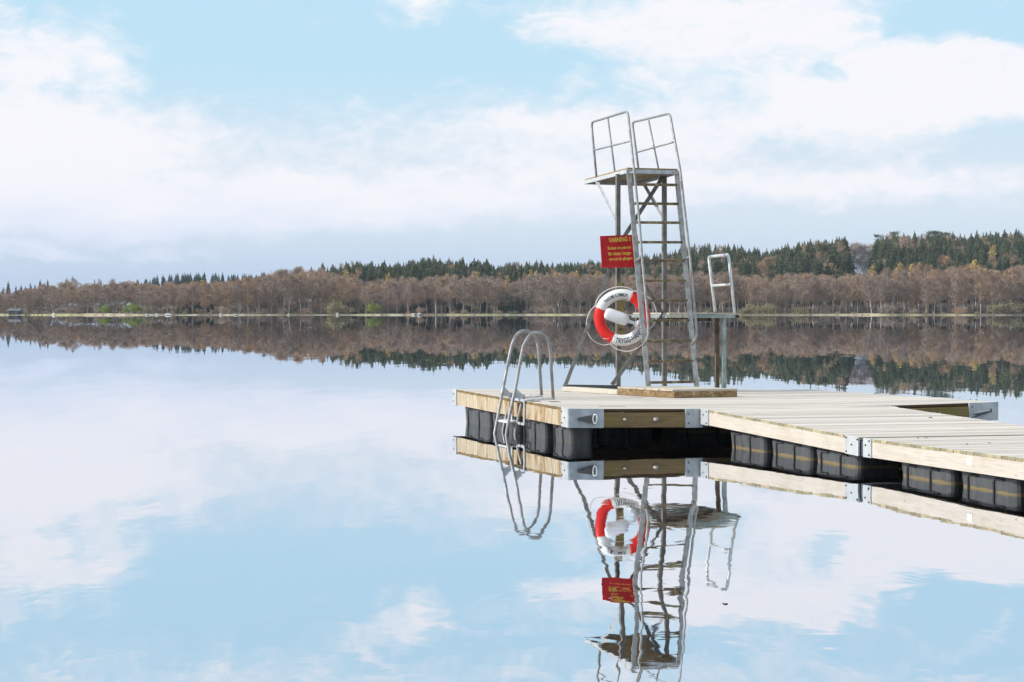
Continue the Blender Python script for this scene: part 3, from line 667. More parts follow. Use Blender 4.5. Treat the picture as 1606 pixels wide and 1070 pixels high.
# ------------------------------------------------------------------ low diving platform to the right of the tower
lp = tag(empty('low_diving_platform', (2.7, 23.0, .4)), 'low diving platform on steel legs with one short railing, right of the tower', 'diving platform')
ZL = 1.418; NL2, NR2 = PX(1048.5, 22.72, ZL), PX(1155.5, 22.95, ZL); ul = Vector((-.36, 1.62, 0)); FL2, FR2 = NL2 + ul, NR2 + ul
mb = MB()
for i in range(7):
    a, b_ = (i + .03) / 7, (i + .97) / 7; c = [NL2.lerp(NR2, a), NL2.lerp(NR2, b_), FL2.lerp(FR2, b_), FL2.lerp(FR2, a)]
    mb.hexa([p - UP * .02 for p in c] + c)
mb.build('platform_deck', M['step_top'], lp)
vd = (NR2 - NL2).normalized(); un = ul.normalized(); mb = MB(); z5 = UP * .046
mb.bar(NL2.lerp(NR2, .3) - z5, NR2 - z5, .045, .03, UP); mb.bar(NR2 - z5, FR2 - z5, .045, .03, UP); mb.bar(FL2 - z5, FR2 - z5, .045, .03, UP); mb.bar(NL2 - z5, FL2 - z5, .045, .03, UP)
mb.build('platform_frame', M['green_steel'], lp)
mb = MB(); mb.bar(NL2 - z5 * .8, NL2.lerp(NR2, .19) - z5 * .8, .055, .03, UP); mb.bar(NL2.lerp(NR2, .2) - z5 * .8, NL2.lerp(NR2, .295) - z5 * .8, .055, .028, UP); tag(mb.build('end_board', M['sleeper'], lp), 'pale yellow end board')
mb = MB(); mb.bar(NL2.lerp(FL2, .25) - UP * .09, NR2.lerp(FR2, .25) + vd * -.22 - UP * .09, .045, .04, UP); mb.build('cross_beam', M['brown_steel'], lp)
def leg(p, m, w_): 
    q = Vector((p.x, p.y, dz(p.x, p.y - .05) - .0)); mb = MB(); mb.bar(p, q, w_, .05, Vector((1, .3, 0))); mb.build('leg', M[m], lp)
leg(PX(1135.3, 22.98, ZL - .07), 'green_steel', .05); leg(PX(1124.6, 23.22, ZL - .07), 'brown_steel', .05)
mb = MB(); mb.box(NR2 - z5 + Vector((.005, -.018, 0)), .045, .02, .04, (vd, un, UP)); mb.build('end_cap', M['black'], lp)
r0, r1, r2, r3 = PT(1121.8, 489, 23.8), PT(1111.3, 403, 24.05), PT(1142.5, 399.5, 23.2), PT(1152.3, 492, 22.97)
mb = MB(); mb.tube(fillet([r0, r1, r2, r3], .07), .0205, 10); o = mb.build('guard_rail', M['tube_bright'], lp)
mb = MB(); mb.tube([PT(1116.7, 448.3, 23.92), PT(1147, 446.3, 23.1)], .0185, 10); mb.build('mid_rail', M['tube_bright'], o)
mb = MB(); mb.box(PT(1096.5, 494.6, 22.85), .02, .01, .02); mb.build('end_cap', M['black'], lp)

# ------------------------------------------------------------------ lettering helper
def text_mesh(s, bold=.0):
    cu = bpy.data.curves.new('letters', 'FONT'); cu.body = s; cu.size = 1; cu.resolution_u = 3; cu.offset = bold
    o = bpy.data.objects.new('letters', cu); COL.objects.link(o)
    dg = bpy.context.evaluated_depsgraph_get(); dg.update(); me = bpy.data.meshes.new_from_object(o.evaluated_get(dg))
    bm = bmesh.new(); bm.from_mesh(me); bmesh.ops.triangulate(bm, faces=bm.faces[:])
    for _ in range(3):
        le = [e for e in bm.edges if e.calc_length() > .16]
        if le: bmesh.ops.subdivide_edges(bm, edges=le, cuts=1); bmesh.ops.triangulate(bm, faces=bm.faces[:])
    bm.verts.index_update(); v = np.array([tuple(p.co) for p in bm.verts]); f = [tuple(q.index for q in p.verts) for p in bm.faces]; bm.free()
    bpy.data.objects.remove(o); bpy.data.meshes.remove(me); return v, f
# ------------------------------------------------------------------ warning sign
TL, TR, BR, BL = PT(941, 370.4, 22.70), PT(1000, 368, 22.76), PT(1003.5, 419.2, 22.74), PT(944, 420.3, 22.70)
sg = tag(empty('warning_sign', (TL + BR) / 2), 'dark red square warning sign with yellow hand-painted words on the tower', 'sign')
ns = (TR - TL).cross(BL - TL).normalized()
if ns.y > 0: ns = -ns
mb = MB(); mb.hexa([BL - ns * .012, BR - ns * .012, TR - ns * .012, TL - ns * .012, BL, BR, TR, TL]); mb.build('sign_board', M['red_paint'], sg)
def sgn(px, py):                                    # pixel on the sign face
    a, b_ = (px - 941) / 59, (py - 369.5) / 50.5
    return TL.lerp(TR, a).lerp(BL.lerp(BR, a), b_)
for s_, x0, x1, yb, yt, bold in (('VARNING', 954.0, 983.6, 379.9, 373.2, .035), ('!', 986.2, 988.0, 378.9, 372.2, .03), ('Endast en person', 952.0, 988.2, 391.4, 387.0, .03),
                             ('får vistas i hopp-', 952.2, 988.6, 400.6, 395.4, .03), ('tornet åt gången', 953.0, 989.0, 408.6, 404.3, .03)):
    v, f = text_mesh(s_, bold); mn, mxx = v.min(0), v.max(0); cap = .70 if s_[0] in 'VE!' else .72
    mb = MB(); tilt = -1.0 if s_ != '!' else 0
    vs = [sgn(x0 + (p[0] - mn[0]) / (mxx[0] - mn[0]) * (x1 - x0), yb - (p[1] / cap) * (yb - yt) + tilt * (p[0] - mn[0]) / (mxx[0] - mn[0]) + .12 * math.sin(p[0] * 9)) + ns * .0025 for p in v]
    mb.add(vs, f); mb.build('lettering', M['yellow_paint'], sg)
mb = MB()
for px, py in ((965.5, 370.2), (972, 370.0), (968, 418.8)): p = sgn(px, py + 1.2); mb.tube([p, p + ns * .006], .008, 8)
mb.build('bolt', M['dark_steel'], sg)

# ------------------------------------------------------------------ life ring
LC = PT(975.6, 498.0, 22.58); yaw = R(-8); ex = Vector((math.cos(yaw), math.sin(yaw), 0)); ey = UP; en = ex.cross(ey)   # en towards the camera
if en.y > 0: en = -en
ring = tag(empty('life_ring', LC), 'red and white life ring with black lettering hanging on the tower post', 'life ring')
RM, RT = .301, .073
def tor(a, b_, extra=0.0, flat=.82):
    r_ = RM + (RT + extra) * math.cos(b_); return LC + (ex * math.cos(a) + ey * math.sin(a)) * r_ + en * (RT * flat + extra) * math.sin(b_)
def torus_seg(a0, a1, extra=0.0, na=40, nb=24):
    mb = MB(); vs = [tor(R(a0 + (a1 - a0) * i / na), 2 * math.pi * k / nb, extra) for i in range(na + 1) for k in range(nb)]
    fs = [(i * nb + k, i * nb + (k + 1) % nb, (i + 1) * nb + (k + 1) % nb, (i + 1) * nb + k) for i in range(na) for k in range(nb)]
    fs += [tuple(range(nb - 1, -1, -1)), tuple(na * nb + k for k in range(nb))]; mb.add(vs, fs, 0, True); return mb
torus_seg(65.1, 155.9).build('white_section', M['buoy_white'], ring); torus_seg(247.1, 334.9).build('white_section', M['buoy_white'], ring)
torus_seg(156, 247).build('red_section', M['buoy_red'], ring); torus_seg(-25, 65).build('red_section', M['buoy_red'], ring)
torus_seg(154.5, 158.5, .003, 4).build('strap', M['rope'], ring)
def arc_text(s_, a0, a1, hgt, top, boff=90, bold=.02):
    v, f = text_mesh(s_, bold); mn, mxx = v.min(0), v.max(0); mb = MB(); vs = []
    for p in v:
        k = (p[0] - mn[0]) / (mxx[0] - mn[0]); a = R(a0 + (a1 - a0) * k); hh = (p[1] / .72 - .5) * hgt / RT * (1 if top else -1)
        vs.append(tor(a, R(boff) - hh, .0045))
    mb.add(vs, f if top else f); mb.build('lettering', M['ink'], ring)
arc_text('TANUMS KOMMUN', 138, 75, .046, True, 92, .012); arc_text('TRYGG-HANSA', 255, 332, .066, False, 88, .012)
mb = MB(); pts = []
for i in range(3): pass
frm = [tor(R(a), R(b_), .0025) for a, b_ in ((96, 140), (74, 140), (73, 122))]
mb.tube(frm, .0022, 5); mb.build('lettering', M['ink'], ring)
# grab rope: four loops outside the ring
mb = MB()
for a0, a1, k, sagd in ((66, 156, .055, 0), (156, 246, .10, 0), (246, 336, .045, 0), (-24, 66, .085, 0)):
    pts = []
    for i in range(13):
        q = i / 12; a = R(a0 + (a1 - a0) * q); rr = RM + RT + .006 + k * math.sin(math.pi * q) ** .8 
        p = LC + (ex * math.cos(a) + ey * math.sin(a)) * rr + en * .02; p.z -= .03 * math.sin(math.pi * q); pts.append(p)
    mb.tube(crom(pts, 3), .0060, 8)
for a in (66, 246, 336): mb.tube([tor(R(a), R(x), .004) for x in range(-60, 61, 12)], .0035, 6)
mb.tube([tor(R(228), R(20), .004), tor(R(236), R(60), .004), tor(R(246), R(120), .004)], .003, 6)
mb.build('grab_rope', M['rope'], ring)
# white rescue float lying across the ring
fl_ = tag(empty('rescue_float', PT(966, 497, 22.45)), 'white bottle shaped rescue float hung across the life ring opening', 'float')
def lathe(prof, p0, p1, n=20, flat=.75):
    d = (p1 - p0); L = d.length; d.normalize(); X = Vector((0, -1, 0)); X = (X - d * X.dot(d)).normalized(); Y = d.cross(X)
    mb = MB(); vs = [p0 + d * (t * L) + (X * math.cos(2 * math.pi * k / n) * flat + Y * math.sin(2 * math.pi * k / n)) * r_ for t, r_ in prof for k in range(n)]
    fs = [(i * n + k, i * n + (k + 1) % n, (i + 1) * n + (k + 1) % n, (i + 1) * n + k) for i in range(len(prof) - 1) for k in range(n)]
    fs += [tuple(range(n - 1, -1, -1)), tuple((len(prof) - 1) * n + k for k in range(n))]; mb.add(vs, fs, 0, True); return mb
q = F / 22.45
lathe([(0, .3 / q), (.008, 5 / q), (.03, 7.6 / q), (.08, 9.0 / q), (.15, 9.6 / q), (.5, 9.6 / q), (.58, 9.2 / q), (.64, 7.8 / q), (.68, 4.6 / q), (.70, 2.8 / q), (.86, 2.2 / q), (.90, 4.4 / q), (.94, 6.3 / q), (.97, 6.3 / q), (1, 3.5 / q)],
      PT(948.5, 490.5, 22.45), PT(1002.5, 509.5, 22.45)).build('bottle', M['float_white'], fl_)

# ------------------------------------------------------------------ trees on the far shore
def leafmat(name, c1, c2, c3=None, amt=.5, rough=.85, trans=0.0, sat=.35):
    m, nt, b = mat(name)
    oi = N(nt, 'ShaderNodeObjectInfo'); g = N(nt, 'ShaderNodeNewGeometry')
    big = noise(nt, g.outputs['Position'], .035, 3, .5); sml = noise(nt, g.outputs['Position'], .3, 3, .5)
    f_ = mth(nt, 'ADD', mth(nt, 'MULTIPLY', oi.outputs['Random'], .5), mth(nt, 'MULTIPLY', smooth(nt, big, .35, .65), .5))
    c = mixc(nt, f_, c1, c2)
    if c3: c = mixc(nt, mth(nt, 'MULTIPLY', smooth(nt, sml, .45, .7), amt), c, c3)
    isl = mth(nt, 'MULTIPLY_ADD', g.outputs['Random Per Island'], sat * 2, 1 - sat)
    s_ = vmth(nt, 'SCALE', c); link(nt, isl, s_.inputs['Scale'])
    link(nt, s_.outputs[0], b.inputs['Base Color']); b.inputs['Roughness'].default_value = rough; b.inputs['Specular IOR Level'].default_value = .15
    return m
M['twig'] = leafmat('bare_twigs', (.30, .24, .21), (.50, .34, .235), (.25, .205, .20), .6)
M['twig_rust'] = leafmat('rusty_twigs', (.44, .29, .18), (.36, .25, .185), (.50, .34, .17), .5)
M['twig_gold'] = leafmat('budding_birch_leaves', (.56, .39, .15), (.50, .41, .18), (.58, .36, .14), .5)
M['twig_pale'] = leafmat('pale_twigs', (.50, .40, .36), (.42, .34, .32), (.46, .38, .30), .4)
M['spruce'] = leafmat('spruce_needles', (.075, .108, .056), (.150, .165, .080), (.050, .080, .058), .6)
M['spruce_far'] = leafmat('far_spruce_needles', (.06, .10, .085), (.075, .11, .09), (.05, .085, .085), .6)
M['bush_green'] = leafmat('fresh_green_leaves', (.28, .34, .06), (.20, .27, .07), (.35, .38, .10), .5)
M['bush_olive'] = leafmat('olive_twigs', (.32, .27, .15), (.27, .24, .14), (.36, .32, .2), .5)
M['bark'] = leafmat('grey_bark', (.58, .50, .45), (.36, .30, .27), None)
M['bark_white'] = leafmat('birch_bark', (.68, .60, .55), (.58, .50, .45), None)
M['bark_dark'] = leafmat('dark_bark', (.12, .085, .07), (.10, .075, .06), None)

def tube_np(p0, p1, r0, r1, n=4):
    d = p1 - p0; d = d / (np.linalg.norm(d) + 1e-9); a = np.array([0, 0, 1.]) if abs(d[2]) < .9 else np.array([1., 0, 0])
    x = np.cross(d, a); x /= np.linalg.norm(x); y = np.cross(d, x); an = np.arange(n) * 2 * np.pi / n
    ring = np.cos(an)[:, None] * x + np.sin(an)[:, None] * y
    V = np.vstack([p0 + ring * r0, p1 + ring * r1]); Fq = [[k, (k + 1) % n, n + (k + 1) % n, n + k] for k in range(n)]
    return V, np.array(Fq)
class NP:
    def __init__(s): s.V = []; s.F = []; s.n = 0
    def add(s, V, Fq): s.V.append(V); s.F.append(Fq + s.n); s.n += len(V)
    def out(s): return np.vstack(s.V).astype(np.float32), np.vstack(s.F).astype(np.int32)
def slivers(c, d, L, w, rng):                      # one quad per twig: centre start c, direction d
    n = len(c); sd_ = np.cross(d, rng.normal(size=(n, 3))); sd_ /= np.linalg.norm(sd_, axis=1)[:, None] + 1e-9
    w = np.asarray(w).reshape(-1, 1) * np.ones((n, 1)); L = np.asarray(L).reshape(-1, 1) * np.ones((n, 1))
    V = np.stack([c - sd_ * w, c + sd_ * w, c + d * L + sd_ * w * .35, c + d * L - sd_ * w * .35], 1).reshape(-1, 3)
    return V, np.arange(4 * n).reshape(-1, 4)
def bare_tree(seed, H=13.0, W=5.5, base=.25, leafy=0, ntw=1500, stems=1, up=.6, rounded=1.0):
    rng = np.random.default_rng(seed); T, C = NP(), NP()
    cl = []
    for st in range(stems):
        x0 = rng.normal(size=2) * (.25 if stems > 1 else .02); lean = rng.normal(size=2) * (.05 if stems == 1 else .12)
        pts = []; n = 8
        for i in range(n + 1):
            t = i / n; pts.append(np.array([x0[0] + lean[0] * H * t + .12 * math.sin(t * 5 + seed), x0[1] + lean[1] * H * t + .1 * math.cos(t * 4 + seed), H * .97 * t - .4 * (i == 0)]))
        rt = .17 if stems == 1 else .12
        for i in range(n): V, f = tube_np(pts[i], pts[i + 1], rt * (1 - i / n * .85), rt * (1 - (i + 1) / n * .85), 5); T.add(V, f)
        nl = int(26 / stems) + 4
        for k in range(nl):
            t = base + (1 - base) * (k + rng.random()) / nl; i = min(n - 1, int(t * n)); p = pts[i] + (pts[i + 1] - pts[i]) * (t * n - i)
            an = rng.random() * 6.283; env = math.sin(math.pi * min(1, max(.06, (t - base * .6) / (1.08 - base * .6))) ** .8) * rounded + (1 - rounded) * (1 - t)
            ln = W * .5 * (.45 + .65 * rng.random()) * max(.25, env); d = np.array([math.cos(an), math.sin(an), up * (.5 + rng.random())]); d /= np.linalg.norm(d)
            e = p + d * ln; mid = p + d * ln * .5 + np.array([0, 0, -.05 * ln]); V, f = tube_np(p, mid, .045, .03, 3); T.add(V, f); V, f = tube_np(mid, e + [0, 0, .1 * ln], .03, .012, 3); T.add(V, f)
            for q in (.45, .7, 1.0): cl.append((p + (e - p) * q, ln * .30 + .35, d))
        cl.append((pts[-1], .6, np.array([0, 0, 1.])))
    cl_c = np.array([c[0] for c in cl]); cl_r = np.array([c[1] for c in cl]); cl_d = np.array([c[2] for c in cl])
    idx = rng.integers(0, len(cl), ntw); off = rng.normal(size=(ntw, 3)) * .45
    c = cl_c[idx] + off * cl_r[idx][:, None]
    d = cl_d[idx] * .6 + rng.normal(size=(ntw, 3)) * .55 + np.array([0, 0, .55]); d /= np.linalg.norm(d, axis=1)[:, None]
    if leafy: V, f = slivers(c, d, rng.uniform(.18, .4, ntw), rng.uniform(.07, .15, ntw), rng)
    else: V, f = slivers(c, d, rng.uniform(.5, 1.1, ntw), rng.uniform(.022, .06, ntw), rng)
    C.add(V, f); return T.out(), C.out()
def spruce(seed, H=15.0, W=4.6, ragged=.25):
    rng = np.random.default_rng(seed); T, C = NP(), NP(); n = 5
    for i in range(n): V, f = tube_np(np.array([0, 0, H * i / n - (.5 if i == 0 else 0)]), np.array([0, 0, H * (i + 1) / n]), .16 * (1 - i / n) + .01, .16 * (1 - (i + 1) / n) + .01, 5); T.add(V, f)
    z = H * .10
    while z < H * .995:
        t = z / H; rr = W * .5 * (1 - t) ** .62 * min(1, (1 - t) * 8 + .2) * (1 + .05 * math.sin(z * 3)) + .10; nb = int(6 + 9 * (1 - t))
        ph = rng.random() * 6.28
        for k in range(nb):
            an = ph + k * 6.283 / nb + rng.normal() * .2; L = rr * rng.uniform(1 - ragged * 1.6, 1 + ragged * .5); dr = rng.uniform(.15, .5) * (1 - t * .6)
            d = np.array([math.cos(an), math.sin(an), 0]); s_ = np.array([-d[1], d[0], 0]); p = np.array([0, 0, z + rng.normal() * .1])
            m_ = p + d * L * .55 + [0, 0, -.12 * L * dr]; e = p + d * L + [0, 0, -L * dr]; w_ = L * .20 + .10
            dn = np.array([0, 0, -.16 - .12 * rng.random()])
            V = np.array([p, m_ - s_ * w_ + dn, e + dn * .4, m_ + s_ * w_ + dn * rng.uniform(.3, 1.4)]); C.add(V, np.array([[0, 1, 2, 3]]))
            V = np.array([p + d * L * .2, m_ + s_ * w_ * .5 + dn * 2.6, e + dn * 1.5, m_ + [0, 0, .04]]); C.add(V, np.array([[0, 1, 2, 3]]))
        z += H * .021 * (.8 + .5 * rng.random()) + .05
    V, f = slivers(np.array([[0, 0, H * .95]] * 5), np.array([[.1 * math.cos(k), .1 * math.sin(k), 1.] for k in range(5)]), .9, .05, rng); C.add(V, f)
    return T.out(), C.out()
def pine(seed, H=15.0):
    rng = np.random.default_rng(seed); T, C = NP(), NP()
    V, f = tube_np(np.array([0, 0, -.5]), np.array([.2, 0, H * .95]), .2, .06, 6); T.add(V, f)
    for k in range(26):
        t = rng.uniform(.55, 1); an = rng.random() * 6.28; L = 2.2 * (1.25 - t) * rng.uniform(.8, 1.6) + .4; e = np.array([math.cos(an) * L, math.sin(an) * L, H * t + L * .25])
        V, f = tube_np(np.array([.1, 0, H * t]), e, .05, .02, 3); T.add(V, f)
        n = 60; c = e + rng.normal(size=(n, 3)) * [.55, .55, .3]; d = rng.normal(size=(n, 3)) + [0, 0, .7]; d /= np.linalg.norm(d, axis=1)[:, None]
        V, f = slivers(c, d, rng.uniform(.3, .6, n), .09, rng); C.add(V, f)
    return T.out(), C.out()
def bush(seed, H=4.0, W=6.0, n=1300, leafy=1):
    rng = np.random.default_rng(seed); T, C = NP(), NP()
    for k in range(14):
        an = rng.random() * 6.28; e = np.array([math.cos(an) * W * .4 * rng.random(), math.sin(an) * W * .4 * rng.random(), H * rng.uniform(.5, .9)])
        V, f = tube_np(np.array([e[0] * .25, e[1] * .25, -.3]), e, .04, .015, 3); T.add(V, f)
    nc = 26; th = rng.random(nc) * 6.283; ph = rng.random(nc) ** .6; cc = np.stack([np.cos(th) * ph * W * .42, np.sin(th) * ph * W * .42, H * (.25 + .6 * rng.random(nc) * np.sqrt(1 - ph ** 2 * .8))], 1)
    idx = rng.integers(0, nc, n); c = cc[idx] + rng.normal(size=(n, 3)) * [W * .09, W * .09, H * .12]; c[:, 2] = np.abs(c[:, 2]); d = rng.normal(size=(n, 3)) + [0, 0, .9]; d /= np.linalg.norm(d, axis=1)[:, None]
    V, f = slivers(c, d, rng.uniform(.25, .6, n), rng.uniform(.05, .12, n) if leafy else .035, rng); C.add(V, f)
    return T.out(), C.out()
def npmesh(name, Vf, mt):
    V, Fq = Vf; me = bpy.data.meshes.new(name); me.vertices.add(len(V)); me.vertices.foreach_set('co', V.ravel())
    me.loops.add(Fq.size); me.loops.foreach_set('vertex_index', Fq.ravel()); me.polygons.add(len(Fq))
    me.polygons.foreach_set('loop_start', np.arange(len(Fq), dtype=np.int32) * 4); me.polygons.foreach_set('loop_total', np.full(len(Fq), 4, np.int32))
    me.materials.append(mt); me.update(calc_edges=True); return me
KIND = {}
def reg(key, variants, leaf, bark):
    KIND[key] = [dict(geo=v, H=float(v[1][0][:, 2].max()), trunk=npmesh('trunk', v[0], M[bark]), crown=npmesh('crown', v[1], M[leaf])) for v in variants]
bt = [bare_tree(s, 13, 5.4 + (s % 3) * .8, .22 + .10 * (s % 3), stems=1 + (s % 2), ntw=1700) for s in range(6)]
reg('bare', bt, 'twig', 'bark'); reg('rusty', bt[:4], 'twig_rust', 'bark'); reg('pale', bt[2:5], 'twig_pale', 'bark_white')
reg('birch', [bare_tree(40 + s, 14, 3.6, .42, leafy=1, ntw=1300, up=1.1) for s in range(4)], 'twig_gold', 'bark_white')
reg('spruce', [spruce(60 + s, 15, 5.0 + .5 * s, .3) for s in range(5)], 'spruce', 'bark_dark')
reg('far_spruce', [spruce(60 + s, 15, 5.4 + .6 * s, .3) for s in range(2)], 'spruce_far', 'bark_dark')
reg('pine', [pine(80 + s) for s in range(2)], 'spruce', 'bark_dark')
reg('green_bush', [bush(90 + s) for s in range(2)], 'bush_green', 'bark'); reg('olive_bush', [bush(95 + s, 4, 6.5, 1200) for s in range(2)], 'bush_olive', 'bark')
reg('bare_bush', [bush(97 + s, 3.2, 5.0, 1100, 0) for s in range(2)], 'twig', 'bark')

rng = np.random.default_rng(11)
ZONES = [(60, 'behind the dark boathouse far left'), (130, 'above the far left brushwood'), (195, 'behind the left green bush'), (240, 'above the straw bank on the left'), (290, 'left of the shoreside spruce clump'), (335, 'in the shoreside spruce clump'), (385, 'right of the shoreside spruce clump'), (430, 'left of the tallest orange crowns'),
         (480, 'below the tallest orange crowns'), (540, 'left of the olive shore bush'), (590, 'around the bright green shore bush'), (640, 'right of the bright green shore bush'), (700, 'above the two yellowish boulders'), (780, 'just left of the ladder hoops'), (870, 'behind the ladder hoops'), (930, 'left of the red sign and ring'),
         (1010, 'behind the red sign and ring'), (1110, 'behind the tower ladder rungs'), (1170, 'behind the low platform railing'), (1260, 'right of the low diving platform'), (1345, 'below the notch in the skyline'), (1400, 'left of the golden birch clump'), (1460, 'in the golden birch clump'), (1535, 'left of the tall thin birch'), (5000, 'at the right photo edge')]
WORD = dict(bare=('bare_tree', 'tree', 'leafless grey-brown tree', 'leafless trees along the far shore'), rusty=('budding_tree', 'tree', 'budding rusty-brown tree', 'rusty crowned trees on the far shore'),
            birch=('birch_tree', 'birch', 'golden budding birch', 'golden birches on the far shore'), pale=('pale_tree', 'tree', 'pale pinkish bare tree', 'pale bare trees on the ridge'),
            spruce=('spruce_tree', 'spruce', 'dark green pointed spruce', 'spruces on the wooded ridge'), far_spruce=('spruce_tree', 'spruce', 'hazy distant spruce', 'spruces on the distant left hill'),
            pine=('pine_tree', 'pine', 'tall round-topped pine on the ridge', 'pines standing above the ridge'), green_bush=('green_bush', 'bush', 'fresh green leafy bush', 'green bushes on the far shore'),
            olive_bush=('olive_bush', 'bush', 'rounded olive-yellow bush', 'olive bushes on the far shore'), bare_bush=('bare_bush', 'bush', 'low leafless brushwood', 'bare bushes on the far shore'))
MASS = {}
def plant(kind, x, y, H, indiv=True, wide=1.0, extra=None, z=None, row=None):
    vi = int(rng.integers(0, len(KIND[kind]))); K_ = KIND[kind][vi]; sc = H / K_['H']; z = ground(x, y) if z is None else z; rz = rng.random() * 6.283
    wx = wide * max(sc, .95) * rng.uniform(.88, 1.15) if kind in ('bare', 'rusty', 'birch') else wide * sc * rng.uniform(.85, 1.2)
    if not indiv: MASS.setdefault(kind, []).append((vi, x, y, z, wx, sc, rz)); return
    nm, cat, lab, grp = WORD[kind]; o = bpy.data.objects.new(nm, None); COL.objects.link(o); o.location = (x, y, z); o.scale = (wx, wx, sc); o.rotation_euler = (0, 0, rz); o.empty_display_size = .1
    p = pxof(x, y); zn = next(zt for zx, zt in ZONES if p < zx)
    if kind in ('bare', 'rusty', 'spruce') and not extra:
        tall = {'bare': 11.5, 'rusty': 12.5, 'spruce': 14}[kind]; adj = 'taller ' if H > tall else 'shorter '
        lab = adj + lab + (', ' + row + ',' if row else '')
    tag(o, extra or (lab + ' ' + zn), cat, grp)
    for part in ('trunk', 'crown'):
        c = bpy.data.objects.new(part, K_[part]); COL.objects.link(c); c.parent = o
def xat(px, y): return (px - CX) * y / F
def zat(py, y): return HC + (H0 - py) * y / F
# deciduous belt: the two front rows are single trees
cnt = dict(bare=0)
def belt_kind(px, row):
    r_ = rng.random()
    if 240 < px < 540: pr = .40 if row > 0 else .18
    elif px > 1390: pr = .32 if row > 0 else .10
    else: pr = .24 if row > 1 else .08
    return 'rusty' if r_ < pr else 'bare'
for row, (dy, step) in enumerate(((9, 3.0), (15, 3.4), (22, 3.9), (30, 4.2), (39, 4.6), (50, 5.0))):
    y0 = 529 + dy; x = xat(-120, y0)
    while x < xat(1730, y0):
        x += step * rng.uniform(.65, 1.35); y = shore(x) + dy + rng.uniform(-2.5, 2.5); px = pxof(x, y)
        top = interp(FRONT, px) + rng.normal() * 2.2
        if row == 0: top += rng.uniform(2, 16) + (10 if rng.random() < .2 else 0)
        elif row == 1: top += rng.uniform(-1, 10)
        else: top += rng.uniform(-2, 5)
        H = zat(top, y) - ground(x, y)
        if H < 4: continue
        inside = -5 < px < 1611
        single = inside and row < 3 and cnt['bare'] < 297
        k = belt_kind(px, row)
        if single and k == 'bare': cnt['bare'] += 1
        plant(k, x, y, H, single or (inside and k == 'rusty' and row < 4), 1.0 if row else .92, row=('front row', 'second row', 'third row', 'fourth row', None, None)[row])
# golden birches and other marked trees (photo column, crown top row, depth behind shore, kind, height factor)
for px, top, dy, kd, lab in ((405, 431, 34, 'rusty', None), (441, 423, 36, 'birch', 'widest yellow-green crown on the left part of the far shore'), (452, 424, 38, 'birch', None), (385, 434, 33, 'rusty', None), (470, 421, 40, 'rusty', None), (490, 424, 33, 'birch', None),
                             (497, 436, 24, 'birch', None), (545, 425, 44, 'birch', None), (552, 418, 50, 'rusty', None), (606, 428, 46, 'birch', None), (700, 428, 44, 'birch', None), (742, 424, 46, 'birch', None), (748, 425, 44, 'birch', None), (795, 431, 36, 'birch', None),
                             (833, 422, 48, 'birch', None), (842, 424, 48, 'birch', None), (876, 427, 28, 'birch', 'bright yellow birch crown left of the diving tower'), (882, 428, 30, 'birch', None), (906, 424, 33, 'birch', None), (934, 423, 34, 'birch', None), (925, 428, 34, 'rusty', None), (1080, 424, 36, 'birch', None),
                             (1152, 418, 40, 'rusty', None), (1199, 402, 66, 'rusty', 'pinkish orange tree alone among the spruces right of the low platform'), (1366, 415, 36, 'birch', 'single yellow birch left of the golden clump on the right'), (1408, 411, 36, 'birch', None), (1415, 411, 38, 'birch', None), (1400, 428, 30, 'birch', None), (1423, 414, 36, 'rusty', None),
                             (1434, 412, 30, 'birch', None), (1440, 410, 36, 'rusty', None), (1455, 413, 38, 'rusty', None), (1493, 417, 33, 'rusty', None), (1513, 412, 36, 'rusty', None), (1522, 412, 36, 'birch', None), (1530, 406, 28, 'birch', 'tall thin golden birch with long white stem, right end'), (1538, 416, 36, 'birch', None), (1543, 420, 33, 'birch', None),
                             (1553, 384, 90, 'birch', None), (1575, 425, 26, 'birch', None), (1597, 415, 18, 'pale', 'pale bare tree at the right edge of the photo'), (1604, 418, 16, 'pale', None), (250, 446, 14, 'rusty', None), (262, 442, 18, 'rusty', None), (275, 440, 22, 'rusty', None), (300, 440, 26, 'birch', None), (318, 438, 30, 'birch', None), (350, 440, 26, 'rusty', None), (1270, 426, 30, 'rusty', None)):
    y = 529 + dy; x = xat(px, y); plant(kd, x, y, zat(top, y) - ground(x, y), True, 1.0, lab)
for px, top, dy, lab in ((450, 425, 12, None), (574, 462, 16, None), (290, 463, 10, 'a'), (300, 458, 12, 'a'), (311, 461, 10, 'a'), (322, 466, 11, 'a'), (281, 474, 8, 'a'), (330, 464, 13, 'a'), (648, 461, 14, 'b'), (655, 463, 12, 'b'), (671, 458, 14, 'b'), (664, 466, 12, 'b'), (631, 475, 10, None), (552, 462, 14, 'b'), (548, 466, 12, 'b'),
                         (720, 466, 12, 'b'), (735, 464, 14, 'b'), (760, 466, 14, 'b'), (795, 461, 14, 'c'), (802, 463, 15, 'c'), (812, 465, 14, 'c'), (787, 466, 14, 'c'), (820, 468, 14, 'c'), (700, 468, 14, 'b'), (533, 434, 30, None), (536, 432, 32, None), (1603, 440, 12, None), (1608, 430, 14, None), (1160, 460, 18, None), (1460, 450, 24, None)):
    y = 529 + dy; x = xat(px, y); H = zat(top, y) - ground(x, y)
    if H > 12: continue
    plant('spruce', x, y, H, True, 1.5, {'a': 'small dark spruce in the shoreside clump under orange crowns on the left', 'b': 'small dark spruce among bare stems between green bush and ladder', 'c': 'small dark blue-green spruce behind the bathing ladder hoops'}.get(lab, 'small dark spruce standing low among the bare trees'))
